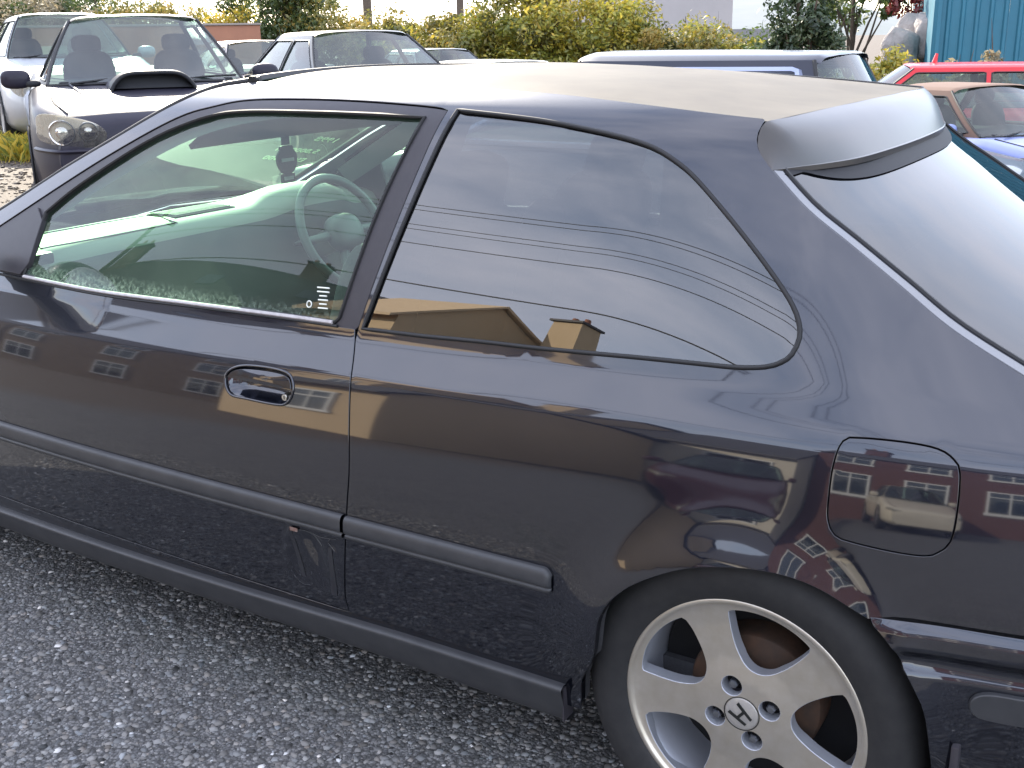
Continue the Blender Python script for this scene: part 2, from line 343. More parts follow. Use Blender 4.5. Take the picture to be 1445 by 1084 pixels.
def side(off=0.):
    def f(x, z):
        x = np.asarray(x, float); z = np.asarray(z, float); h = .003
        o = off(x, z) if callable(off) else off
        g = (lambda a, b: W(a, b)+(off(a, b) if callable(off) else off))
        wx = (g(x+h, z)-g(x-h, z))/(2*h); wz = (g(x, z+h)-g(x, z-h))/(2*h)
        N = np.stack([-wx, -np.ones_like(x), -wz], -1); N /= np.linalg.norm(N, axis=-1, keepdims=True)
        return np.stack([x, -(W(x, z)+o), z], -1), N
    return f
S0 = side()
TR = {
  'qwin': [(-0.7884, 0.8441), (-0.6435, 0.8472), (-0.5267, 0.8521), (-0.4162, 0.855), (-0.3122, 0.8593), (-0.2135, 0.8636), (-0.1205, 0.8666), (-0.0539, 0.8688), (-0.0076, 0.8749), (0.0159, 0.8843), (0.0299, 0.8975), (0.0362, 0.9213), (0.0307, 0.9434), (0.0159, 0.9671), (-0.0163, 1.0014), (-0.0694, 1.0509), (-0.1235, 1.0977), (-0.1784, 1.142), (-0.2163, 1.1656), (-0.2593, 1.185), (-0.3121, 1.1983), (-0.394, 1.2115), (-0.4788, 1.2222), (-0.5665, 1.2294), (-0.6762, 1.2365)],
  'dglass': [(-1.8511, 0.8414), (-1.5608, 0.8366), (-1.2375, 0.8454), (-0.9905, 0.8487), (-0.8588, 0.8484), (-0.8499, 0.8574), (-0.7998, 1.0573), (-0.7453, 1.2227), (-0.8865, 1.2258), (-1.0397, 1.2268), (-1.2083, 1.2247), (-1.3138, 1.2146), (-1.4206, 1.1871), (-1.5102, 1.1547), (-1.6014, 1.1128), (-1.7419, 1.041), (-1.8347, 0.9817)],
  'dpaneltop': [(-1.9494, 0.8383), (-1.7585, 0.8349), (-1.2353, 0.8357), (-0.9889, 0.8403), (-0.8433, 0.8405), (-0.8084, 0.8405)],
  'drear': [(-0.8084, 0.8405), (-0.7971, 0.76), (-0.786, 0.602), (-0.7906, 0.525), (-0.8004, 0.4489), (-0.8135, 0.3553), (-0.82, 0.3014), (-0.8138, 0.2732)],
  'dframe_out': [(-0.8026, 0.8464), (-0.7016, 1.2353), (-0.7549, 1.2398), (-0.9025, 1.246), (-1.0595, 1.2481), (-1.2277, 1.2442), (-1.3269, 1.2298), (-1.4321, 1.2043), (-1.6122, 1.1305), (-1.81, 1.0387), (-2.0157, 0.9354)],
  'apillar': [(-2.0437, 0.9696), (-1.8322, 1.0713), (-1.631, 1.1589), (-1.4605, 1.2346), (-1.3767, 1.2672), (-1.2759, 1.28)],
  'gutter': [(-1.1721, 1.2787), (-1.0069, 1.2798), (-0.8531, 1.2789), (-0.7061, 1.275), (-0.5465, 1.2681), (-0.4511, 1.2627), (-0.288, 1.2495), (-0.1451, 1.2366), (-0.0825, 1.2316)],
  'fuel': [(0.1296, 0.789), (0.1512, 0.7959), (0.2139, 0.7985), (0.2579, 0.7953), (0.2809, 0.7841), (0.2907, 0.7673), (0.2942, 0.7156), (0.291, 0.6727), (0.2772, 0.6548), (0.2602, 0.6471), (0.2167, 0.6458), (0.1598, 0.6494), (0.1359, 0.6549), (0.1239, 0.6748), (0.1212, 0.7064), (0.1215, 0.7537)],
  'arch': [(-0.2827, 0.2849), (-0.2523, 0.3459), (-0.2365, 0.4344), (-0.1913, 0.4963), (-0.1177, 0.5445), (-0.0477, 0.5706), (0.0419, 0.5838), (0.1174, 0.5751), (0.1968, 0.5412), (0.2346, 0.5077), (0.2685, 0.4579), (0.2924, 0.404), (0.3063, 0.3111)],
  'bumptop': [(0.1828, 0.534), (0.1977, 0.5418), (0.2539, 0.5446), (0.32, 0.5463), (0.4023, 0.546)],
  'tailcut': [(-0.0903, 1.2319), (-0.0938, 1.2125), (-0.0874, 1.1895), (-0.0573, 1.1578), (0.007, 1.1043), (0.074, 1.0604), (0.1582, 1.0036), (0.2411, 0.9489), (0.3491, 0.8946)],
  'handle': [(-1.1165, 0.71), (-1.1053, 0.7297), (-1.0678, 0.743), (-1.001, 0.7476), (-0.9534, 0.7445), (-0.9366, 0.732), (-0.9333, 0.708), (-0.9458, 0.6871), (-0.9731, 0.6803), (-1.0496, 0.6801), (-1.0993, 0.6827)],
}

hat = empty('hatchback_car', (0, 0, 0), 0, 'dark navy three-door hatchback with roof spoiler and five-spoke alloy wheels', 'car')

# ---- outlines in (x along the car, z up)
door_rear = cr(TR['drear'], .02)[::-1]                       # bottom -> belt
belt = lin(TR['dpaneltop'][::-1]+[(-2.085, .842)], .03)
door_front = cr([(-2.085, .842), (-2.075, .7), (-2.06, .5), (-2.03, .33), (-2.0, .275)], .03)
door_bot = lin([(-2.0, .275), (-.83, .2735)], .03)
frame_top = np.vstack([lin(TR['dframe_out'][:2], .02)[:-1], cr(TR['dframe_out'][1:]+[(-2.10, .89)], .02)])
aperture = np.vstack([door_bot[:-1], door_rear[:-1], frame_top, door_front[:-1]])
gl_door = np.vstack([cr(TR['dglass'][:5], .02)[:-1], lin(TR['dglass'][4:6], .02)[:-1], cr(TR['dglass'][5:8], .02)[:-1], cr(TR['dglass'][7:], .02)[:-1], lin([TR['dglass'][-1], TR['dglass'][0]], .02)[:-1]])
gl_q = np.vstack([lin(TR['qwin'][:2], .02)[:-1], cr(TR['qwin'][1:], .012)[:-1], lin([TR['qwin'][-1], TR['qwin'][0]], .02)[:-1]])
fuel = cr(TR['fuel'], .01, True)
arch = cr([(-.292, .22)]+TR['arch'][:9], .012)
arch_b = cr(TR['arch'][8:]+[(.308, .22)], .012)
gut = TR['gutter']; apil = TR['apillar']
gutter_line = cr([(-2.30, .853)]+apil[:-1]+[apil[-1]]+gut, .02)           # cowl -> over the roof -> rear
tail = cr([(-.0903, 1.2319)]+TR['tailcut'][1:]+[(.44, .852), (.505, .80), (.538, .70), (.548, .56)], .015)
body_out = np.vstack([gutter_line[:-1], tail[:-1], lin([(.548, .556), (.40, .552), (.2539, .5505), (.205, .547)], .03)[:-1], arch[::-1][:-1],
                      lin([(-.292, .215), (-2.06, .215)], .04)[:-1], lin([(-2.06, .215), (-2.115, .5), (-2.13, .842), (-2.30, .853)], .03)[:-1]])
bs = panel('body_side', body_out, S0, M_paint, hat, holes=[offset(aperture, .0045), gl_q, offset(fuel, .0035)], step=.016, flange=.016)
bsr = panel('body_side', body_out, S0, M_paint, hat, holes=[offset(aperture, .0045), gl_q], step=.03, flange=.016); me = bsr.data
mirror_y(bsr, hat); bpy.data.objects.remove(bsr)
# inner skins that close the gaps
inner_out = np.vstack([lin([(.50, .82), (.52, .3), (.32, .25)], .04)[:-1], arch_b[::-1][:-1], arch[::-1][:-1], lin([(-.30, .215), (-2.06, .215), (-2.10, .80), (-.85, .815), (-.76, .83), (-.02, .85), (.3, .85), (.50, .82)], .04)[:-1]])
ip = panel('inner_panel', inner_out, side(-.035), M_intd, hat, step=.05, flange=0)
mirror_y(ip, hat)
bp_ = panel('pillar_trim', lin([(-.86, .80), (-.70, .80), (-.655, 1.22), (-.77, 1.22)], .03, True), side(-.035), M_intd, hat, step=.04, flange=0); mirror_y(bp_, hat)
cr_ = panel('roof_rail_trim', np.vstack([cr([(-2.0, .945), (-1.6, 1.145), (-1.33, 1.238), (-.9, 1.252), (-.5, 1.238), (-.2, 1.205), (-.10, 1.16), (.06, 1.02), (.1, .87)], .04)[:-1], cr([(.05, .86), (.005, 1.0), (-.155, 1.13), (-.22, 1.178), (-.5, 1.222), (-.9, 1.225), (-1.28, 1.19), (-1.58, 1.085), (-1.98, .89)], .04)]), side(-.03), M_head, hat, step=.04, flange=0); mirror_y(cr_, hat)

# ---- door
door_out = np.vstack([door_bot[:-1], door_rear[:-1], belt[:-1], door_front[:-1]])
hnd = cr(TR['handle'], .008, True)
# crumple below the moulding at the rear corner of the door
def dent(x, z):
    d = np.zeros_like(x)
    k = np.clip(1-np.abs((x+.885)/.07), 0, 1)*np.clip((.434-z)/.02, 0, 1)*np.clip((z-.31)/.08, 0, 1)
    d -= .009*k**.7*(.55+.45*np.sin(x*90+z*30))
    rid = np.exp(-((x+.945+(.434-z)*.22)/.006)**2)*np.clip((.436-z)/.02, 0, 1)*np.clip((z-.32)/.05, 0, 1)
    rid2 = np.exp(-((x+.835-(.434-z)*.10)/.007)**2)*np.clip((.42-z)/.02, 0, 1)*np.clip((z-.31)/.06, 0, 1)
    return d+.003*rid+.002*rid2
door = panel('door', offset(door_out, -.0), side(dent), M_paint, hat, holes=[hnd], step=(.014, .011), flange=.016)
box('bare_metal_chip', (-.930, -(float(W(-.93, .432))+.0035), .4315), (.02, .002, .008), mat('rust_chip', (.16,.07,.045), .8, noise=(300, (.3,.26,.24), .7)), door, .0008)
scr = mat('pale_scrape', (.13,.125,.12), .7, noise=(200, (.06,.06,.06), .8))
for pts in ([(-.925, .430), (-.905, .433), (-.885, .428), (-.872, .415), (-.864, .408)], [(-.884, .430), (-.862, .428), (-.838, .430), (-.824, .432)], [(-.838, .43), (-.845, .42), (-.83, .405)]):
    P_, N_ = side(lambda a, b: dent(a, b)+.0006)(*np.array(cr(pts, .004)).T); tube('scrape', P_, .0008, scr, door, n=5, ry=.5)
scf = mat('rubbed_paint', (.008,.009,.014), .5, 0, .4, .15, noise=(60, (.03,.03,.032), .7))
for o_ in ([(-.948, .425), (-.940, .425), (-.925, .37), (-.918, .325), (-.928, .325), (-.936, .37)], [(-.846, .41), (-.838, .41), (-.836, .36), (-.838, .30), (-.852, .30), (-.850, .36)]):
    panel('rub_mark', cr(o_, .01, True), side(lambda a, b: dent(a, b)+.0007), scf, door, step=.01, flange=0)
frame_out = np.vstack([frame_top, lin([(-2.085, .842)]+TR['dpaneltop']+[TR['dframe_out'][0]], .03)[:-1]])
panel('window_frame', frame_out, side(-.003), M_trim, door, holes=[offset(gl_door, .001)], step=.02, flange=.012)
panel('window_glass', offset(gl_door, .006), side(-.010), M_glsd, door, step=.03, flange=0)
P_, N_ = side(-.002)(*offset(gl_door, .0005).T); tube('glass_seal', P_, .004, M_rub, door, closed=True, n=6, up=(0, 1, 0))
M_etch = mat('white_etching', (.75,.78,.70), .7)
for k in range(6):
    ex, ez = -.905+.004*k*.3, .905-.0075*k; L_ = .030 if k in (0, 1) else .018+.006*(k % 2)
    P2, _ = side(-.0085)(np.array([ex-L_/2, ex+L_/2]), np.array([ez, ez+.001])); tube('glass_etching', P2, .0016, M_etch, door, n=4)
P2, _ = side(-.0085)(*np.array([(-.935+.006*math.cos(a), .872+.006*math.sin(a)) for a in np.linspace(0, 6.2832, 14, endpoint=False)]).T); tube('glass_etching', P2, .0014, M_etch, door, closed=True, n=4)
# bleached strip along the bottom of the pane
st = cr([(-1.845, .8385), (-1.56, .8358), (-1.2375, .8425), (-.9905, .8465), (-.862, .8475)], .02)
P_, N_ = side(.001)(st[:, 0], st[:, 1]); tube('weatherstrip', P_, .0055, M_seal, door, n=8, ry=.8)
st = cr([(-2.0, .835), (-1.56, .829), (-1.2375, .8365), (-.9905, .841), (-.85, .842)], .02)
P_, N_ = side(.0005)(st[:, 0], st[:, 1]); tube('belt_seal', P_, .0032, M_rub, door, n=6)
# handle: recessed bowl, upper flap, lip, lock
hc = hnd.mean(0); hs_ = (hnd.max(0)-hnd.min(0))/2
def bowl(x, z):
    r = np.clip(1-((x-hc[0])/hs_[0])**4-((z-hc[1])/hs_[1])**4, 0, 1); return -.004-.022*r
panel('handle_recess', offset(hnd, .001), side(bowl), M_paint, door, step=.007, flange=0)
flap = np.vstack([[p for p in hnd if p[1] > hc[1]-.004]]); flap = offset(ccw(flap), -.006)
panel('door_handle', flap, side(lambda x, z: .002+.006*np.clip(1-((x-hc[0])/(hs_[0]*.95))**2, 0, 1)*np.clip(1-((z-hc[1]-.016)/.022)**2, 0, 1)), M_paint, door, step=.006, flange=.012)
P_, N_ = side(.0005)(hnd[:, 0], hnd[:, 1]); tube('handle_lip', P_, .0028, M_paint, door, closed=True, n=8, up=(0, 1, 0))
lx, lz = -.9545, .6965; ly = -float(W(lx, lz))
lathe('door_lock', [(.0, -.004), (.0062, -.004), (.0072, -.002), (.0072, .02)], M_lock, door, 20, c=(lx, ly+.004, lz))
box('key_slot', (lx, ly-.0003, lz), (.0014, .001, .007), M_emb, door)
# mouldings
def mould(x0, x1, zt, zb, name, parent, endr):
    xs = list(np.linspace(x0, x1-.02, 60))+list(x1-np.array([.015, .011, .008, .005, .003, .001, 0]))
    h = zt-zb
    def sq(x): return 1. if not endr else float(np.clip((x1-x)/.014, 0, 1))
    prof = [(0, -.004), (.0, .005), (.03, .0085), (.10, .0115), (.25, .0135), (.5, .0145), (.64, .0142), (.70, .0125), (.735, .0075), (.77, .0075), (.80, .0105), (.86, .0112), (.94, .0108), (.985, .007), (1., .003), (1., -.004)]
    G = []
    for x in xs:
        q = 1-(1-sq(x))**2; t_ = zt-h*.28*(1-q); b_ = zb+h*.06*(1-q); k = .25+.75*q**.5
        G.append([(x, -(float(W(x, t_+(b_-t_)*f))+(o*k if o > 0 else o)), t_+(b_-t_)*f) for f, o in prof])
    o = grid(name, np.array(G), M_mould, parent, sharp=70, flip=True); return o
mould(-2.05, -.7985, .4915, .443, 'side_moulding', door, False)
mould(-.7905, -.336, .4905, .443, 'side_moulding', hat, True)
# door sail and mirror
sail = np.array([(-2.06, .845), (-1.862, .843), (-1.84, .87), (-1.835, .965), (-1.87, .99), (-2.04, .905)])
panel('mirror_sail', lin(sail, .02, True), side(.004), M_trim, door, step=.02, flange=.012)
X = blob('mirror_housing', (-1.992, -.93, .922), (.062, .115, .072), M_paint, door, .72, 28, 18)
blob('mirror_stalk', (-1.975, -.79, .885), (.05, .07, .03), M_trim, door, .7)
blob('mirror_glass', (-1.938, -.935, .922), (.010, .098, .058), mat('mirror_silver', (.8,.8,.8), .02, 1.0), door, .7)
# fuel flap
panel('fuel_door', fuel, S0, M_paint, hat, step=.014, flange=.012)
fr_ = offset(fuel, .012)
panel('fuel_recess', fr_, side(-.012), M_dark, hat, step=.03, flange=0)
# quarter glass and its seal
panel('quarter_window', offset(gl_q, .004), side(-.004), M_prv, hat, step=.02, flange=0)
P_, N_ = side(.000)(*gl_q.T); tube('window_seal', P_, .0042, M_rub, hat, closed=True, n=8, up=(0, 1, 0))
qr = panel('quarter_window', offset(gl_q, .004), side(-.004), M_prv, None, step=.05, flange=0); mirror_y(qr, hat); bpy.data.objects.remove(qr)
# mirror-image door on the far side
for nm, o_, h_, off_, m_ in (('door', door_out, (), 0., M_paint), ):
    far = panel(nm, o_, side(off_), m_, None, step=.04, flange=.016); fd = mirror_y(far, hat); bpy.data.objects.remove(far)
for nm, o_, h_, off_, m_ in (('window_frame', frame_out, [gl_door], -.003, M_trim), ('window_glass', offset(gl_door, .006), [], -.010, M_gls)):
    far = panel(nm, o_, side(off_), m_, None, holes=h_, step=.04, flange=.012 if h_ else 0); mirror_y(far, fd); bpy.data.objects.remove(far)
# sill skirt
sk_t = np.array([(-2.06, .2385), (-1.5, .246), (-1.0939, .2525), (-.6843, .2615), (-.3175, .2615)]); sk_b = np.array([(-.343, .180), (-.67, .186), (-.81, .188), (-1.386, .184), (-2.06, .172)])
zt_ = lambda x: float(np.interp(x, sk_t[:, 0], sk_t[:, 1])); zb_ = lambda x: float(np.interp(x, sk_b[::-1, 0], sk_b[::-1, 1]))
xs_ = np.concatenate([np.linspace(-2.06, -.335, 70), [-.328, -.323, -.320, -.3185]])
s1 = strip('sill_skirt', xs_, zt_, zb_, [(0, -.01), (0, .006), (.02, .012), (.05, .0165), (.09, .0185), (.14, .0185), (.3, .0165), (.6, .0125), (.9, .007), (.97, .004), (1., -.004), (1., -.03)], M_mould, hat)
sm = mirror_y(s1, hat)
box('skirt_end', (-.3195, -(float(W(-.32, .22))-.004), .222), (.003, .034, .068), M_trim, hat)
# rear bumper
bt = TR['bumptop']
bo = np.vstack([cr([(.2005, .5435), (.2539, .5465), (.32, .548), (.4023, .548), (.548, .550)], .02), lin([(.56, .22), (.31, .22)], .03)[:-1], arch_b[::-1][:-1]])
def b_off(x, z): return np.interp(z, [.2, .44, .478, .486, .497, .505, .535, .546, .56], [.010, .014, .013, .005, .005, .013, .012, .006, .0])*np.clip((x-.19)/.06, .25, 1)
rb = panel('rear_bumper', bo, side(b_off), M_paint, hat, step=.012, flange=.016); mirror_y(rb, hat)
so_ = np.vstack([cr([(.52, .463), (.42, .4625), (.372, .4615), (.353, .453), (.3485, .440), (.355, .4275), (.372, .4225), (.42, .4215), (.52, .4215)], .008)])
rs = panel('bumper_strip', so_, side(lambda x, z: b_off(x, z)+.010), M_mould, hat, step=.01, flange=.014, rnd=.004); mirror_y(rs, hat)
def rear_grid(name, zs, xe, bulge, m, off=.012):
    s = np.linspace(-1, 1, 41); G = []
    for z in zs:
        w = float(W(xe, z))+off; G.append([(xe-.004+bulge*(1-abs(k)**2.6), k*w, z) for k in s])
    w = float(W(xe, zs[-1]))+off; G.append([(xe-.06+bulge*.7*(1-abs(k)**2.6), k*w*.93, zs[-1]+.006) for k in s]); G.append([(xe-.16, k*w*.85, zs[-1]+.004) for k in s])
    return grid(name, np.array(G), m, hat, sharp=50)
rear_grid('bumper_cover', [.22, .3, .4, .478, .486, .497, .505, .53, .55], .55, .17, M_paint)
# front end (mostly outside the picture)
def zbon(x): return np.interp(x, [-3.34, -3.2, -2.9, -2.3], [.62, .68, .76, .842])
tp = np.array([(x, float(zbon(x))) for x in np.linspace(-2.14, -3.30, 24)])
fa = cr([(-2.92, .22), (-2.905, .36), (-2.84, .48), (-2.75, .55), (-2.62, .578), (-2.49, .55), (-2.40, .48), (-2.335, .36), (-2.32, .22)], .02)
wing = np.vstack([tp, lin([(-3.30, .62), (-3.30, .22)], .04)[:-1], fa, lin([(-2.32, .215), (-2.065, .215), (-2.12, .5), (-2.14, .842)], .04)[:-1]])
fw_ = panel('front_wing', wing, S0, M_paint, hat, step=.03, flange=.016); mirror_y(fw_, hat)
G = []
for x in np.linspace(-2.33, -3.31, 16):
    z = float(zbon(x)); w = float(W(x, z))-.004; G.append([(x-.14*(1-k*k), k*w, z+.055*(1-k**4)+.004) for k in np.linspace(-1, 1, 25)])
grid('bonnet', np.array(G), M_paint, hat, flip=True)
G = []
for z in (.22, .35, .5, .62, .635): 
    w = float(W(-3.3, z)); G.append([(-3.30-.16*(1-abs(k)**3), k*w, z) for k in np.linspace(-1, 1, 25)])
grid('front_bumper', np.array(G), M_paint, hat, flip=True)

# ---- roof, gutters, windscreen
gl = np.array([apil[-1]]+gut); gx, gz = gl[:, 0], gl[:, 1]
def roof_pt(x, s, dz=0.):
    z = np.interp(x, gx, gz); w = W(x, z); c = np.interp(x, [-1.3, -.9, -.4, -.08], [.022, .030, .022, .008])
    return np.stack([x, s*w, z-.004+c*(1-np.abs(s)**2.2)+dz], -1)
def roof_grid(name, m, ins, dz, nx=50, nsl=41, flip=False):
    s = np.linspace(-ins, ins, nsl); G = []
    for u in np.linspace(0, 1, nx):
        x = (-1.275-.06*(1-s**2))*(1-u)+(-.088+.030*(1-s**2))*u; G.append(roof_pt(x, s, dz))
    return grid(name, np.array(G), m, hat, flip=flip)
roof_grid('roof', M_roof, .985, 0)
roof_grid('headlining', M_head, .96, -.035, 20, 21, True)
for sgn in (-1, 1):
    x = np.linspace(-1.28, -.095, 60); p = roof_pt(x, np.full_like(x, sgn*.992)); tube('gutter_moulding', p, .0058, M_rub, hat, n=8, ry=.7)
def aedge(t): 
    a = np.array([(-2.30, .853)]+apil[:-1]+[apil[-1]]); d = np.concatenate([[0], np.cumsum(np.linalg.norm(np.diff(a, axis=0), axis=1))]); d /= d[-1]
    return np.interp(t, d, a[:, 0]), np.interp(t, d, a[:, 1])
def ws(t, s):
    x, z = aedge(t); w = W(x, z)-.012; b = .20*(1-t)+.06*t
    return np.stack([x-b*(1-s*s), s*w, z+.01*(1-s*s)+.004*np.ones_like(s)], -1)
tt, ss = np.meshgrid(np.linspace(0, 1, 24), np.linspace(-1, 1, 30), indexing='ij')
wsc = grid('windscreen', ws(tt, ss), M_wsc, hat)
for sgn in (-1, 1):
    t = np.linspace(0, 1, 40); tube('windscreen_seal', ws(t, np.full_like(t, sgn*.985)), .008, M_rub, wsc, n=8)
tube('sunband_seal', ws(np.full(30, .985), np.linspace(-1, 1, 30)), .012, M_rub, wsc, n=6)
# chalk writing on the outside of the screen, reads from the front
M_chalk = mat('paint_pen', (.80,.78,.55), .8)
def on_screen(t, s):
    p = ws(np.array([t]), np.array([s]))[0]; e = 1e-3
    dt = ws(np.array([t+e]), np.array([s]))[0]-p; ds = ws(np.array([t]), np.array([s+e]))[0]-p
    up = Vector(dt).normalized(); n = Vector(ds).cross(Vector(dt)).normalized()
    if n.x > 0: n = -n
    rt = up.cross(n).normalized(); mm = Matrix((rt, up, n)).transposed().to_4x4(); mm.translation = Vector(p)+n*.003; return mm
for s_, t_, k_, z_ in (('1998', .405, .84, .05), ('5,8000km', .335, .76, .045), ('EK2-1300', .27, .76, .045)):
    text_mesh('chalk_writing', s_, z_, M_chalk, wsc, on_screen(t_, k_) @ Matrix.Rotation(.06, 4, 'Z') @ Matrix.Shear('XY', 4, (.25, 0)))

# ---- tailgate
te = cr(TR['tailcut'][3:]+[(.44, .852), (.505, .80), (.538, .70), (.548, .56)], .02)
te = np.vstack([[(-.105, 1.20)], te]); tl = np.concatenate([[0], np.cumsum(np.linalg.norm(np.diff(te, axis=0), axis=1))])
def tg(off=0.):
    def P(t, q):
        x = np.interp(t, tl, te[:, 0]); z = np.interp(t, tl, te[:, 1]); w = W(x, z)-.001; s = q/.66
        b = np.interp(t, [0, .3, tl[-1]], [.035, .05, .11])
        return np.stack([x+b*(1-np.abs(s)**2.0)+off*.8, s*w, z+.012*(1-s*s)+off*.6], -1)
    def f(t, q):
        t = np.asarray(t, float); q = np.asarray(q, float); h = .004
        p = P(t, q); N = np.cross(P(t, q+h)-P(t, q-h), P(t+h, q)-P(t-h, q)); N /= np.linalg.norm(N, axis=-1, keepdims=True)
        N = np.where((N[..., :1] < 0), -N, N); return p, N
    return f
tg_out = lin([(.01, -.655), (tl[-1]-.01, -.655), (tl[-1]-.01, .655), (.01, .655)], .02, True)
i_g = float(np.interp(.40, te[:, 0], tl))
def rrect(a, b, c, d, r):
    o = []
    for cx, cy, a0 in ((c-r, d-r, 0), (a+r, d-r, 90), (a+r, b+r, 180), (c-r, b+r, 270)):
        o += [(cx+r*math.cos(R(a0+k*15)), cy+r*math.sin(R(a0+k*15))) for k in range(7)]
    return lin(o, .03, True)
tgh = rrect(.03, -.622, i_g, .622, .05)
tgp = panel('tailgate', tg_out, tg(0), M_paint, hat, holes=[tgh], step=.03, flange=.016)
panel('rear_window', tgh, tg(-.001), M_rgl, tgp, step=.03, flange=0)
P_, N_ = tg(.0)(*tgh.T); tube('rear_window_seal', P_, .004, M_rub, tgp, closed=True, n=6)
tl_at = lambda z: float(np.interp(-z, -te[:, 1], tl))
for s_ in (-1, 1):
    lo_ = rrect(tl_at(.80), .47, tl_at(.64), .645, .02)*[1, s_]
    lm_ = panel('tail_lamp', lo_, tg(.004), mat('red_lamp_lens', (.22,.012,.012), .2, 0, 1), tgp, step=.03, flange=.008)
# spoiler: front edge C1 and trailing edge C2 from the left corner round to the right one
K = (-.0573, -float(W(-.0573, 1.1578)), 1.1578)
c1h = [K]+[(x, -float(W(x, z)), z) for x, z in ((-.074, 1.172), (-.0874, 1.1895), (-.0925, 1.2125), (-.0885, 1.2275))]+[tuple(roof_pt(np.array([-.083+.024*(1-k*k)]), np.array([-k]))[0]) for k in (.85, .6, .3)]
c1 = cr(c1h+[(-.058, 0, float(roof_pt(np.array([-.058]), np.array([0.]))[0][2]))]+[(x, -y, z) for x, y, z in reversed(c1h)], .02)
c2h = [K, (-.036, -.55, 1.1575), (-.014, -.47, 1.1565), (.006, -.35, 1.155), (.016, -.18, 1.155)]
c2 = cr(c2h+[(.019, 0, 1.155)]+[(x, -y, z) for x, y, z in reversed(c2h)], .02)
def rs_(c, n):
    d = np.concatenate([[0], np.cumsum(np.linalg.norm(np.diff(c, axis=0), axis=1))]); u = np.linspace(0, d[-1], n); return np.stack([np.interp(u, d, c[:, i]) for i in range(3)], 1)
A_, B_ = rs_(c1, 81), rs_(c2, 81); G = []
cvx = np.sin(np.linspace(0, math.pi, 14))
for j, v in enumerate(np.linspace(0, 1, 14)):
    g = A_*(1-v)+B_*v; d = np.linalg.norm(B_-A_, axis=1); g[:, 2] += .10*d*cvx[j]; g[:, 0] += .03*d*cvx[j]; G.append(g)
sp = grid('spoiler', np.array(G), M_spoil, hat)
tp_ = np.sin(np.linspace(0, math.pi, 81))**.5
lipb = B_+np.stack([-.004*tp_, 0*tp_, -.004-.010*tp_], 1)
G = [B_, B_+np.stack([.003*tp_, 0*tp_, -.002*tp_], 1), lipb+np.stack([.004*tp_, 0*tp_, 0*tp_], 1), lipb]
grid('spoiler_lip', np.array(G), M_spoil, sp, sharp=30)
s81 = np.linspace(-1, 1, 81); dip = np.clip(1-np.abs(s81/.92)**5, 0, 1)
in1 = lipb+np.stack([-.030*tp_, 0*tp_, -.020*dip], 1)
tgx = np.array([tg(.002)(np.array([np.interp(.085+.055*dp, [0, 1], [0, 1])]), np.array([k*.62]))[0][0] for k, dp in zip(s81, dip)])
tgx0 = np.array([tg(.001)(np.array([.03]), np.array([k*.63]))[0][0] for k in s81])
grid('spoiler_underside', np.array([lipb, lipb*.4+tgx*.6+np.stack([0*dip, 0*dip, -.004*dip], 1), tgx, tgx0]), mat('black_spoiler_plastic', (.005,.005,.007), .55, spec=.2), sp, sharp=40)
box('brake_light', (.013, 0, 1.1475), (.008, .26, .012), mat('red_lens', (.25,.01,.01), .15, 0, 1), sp, .002)

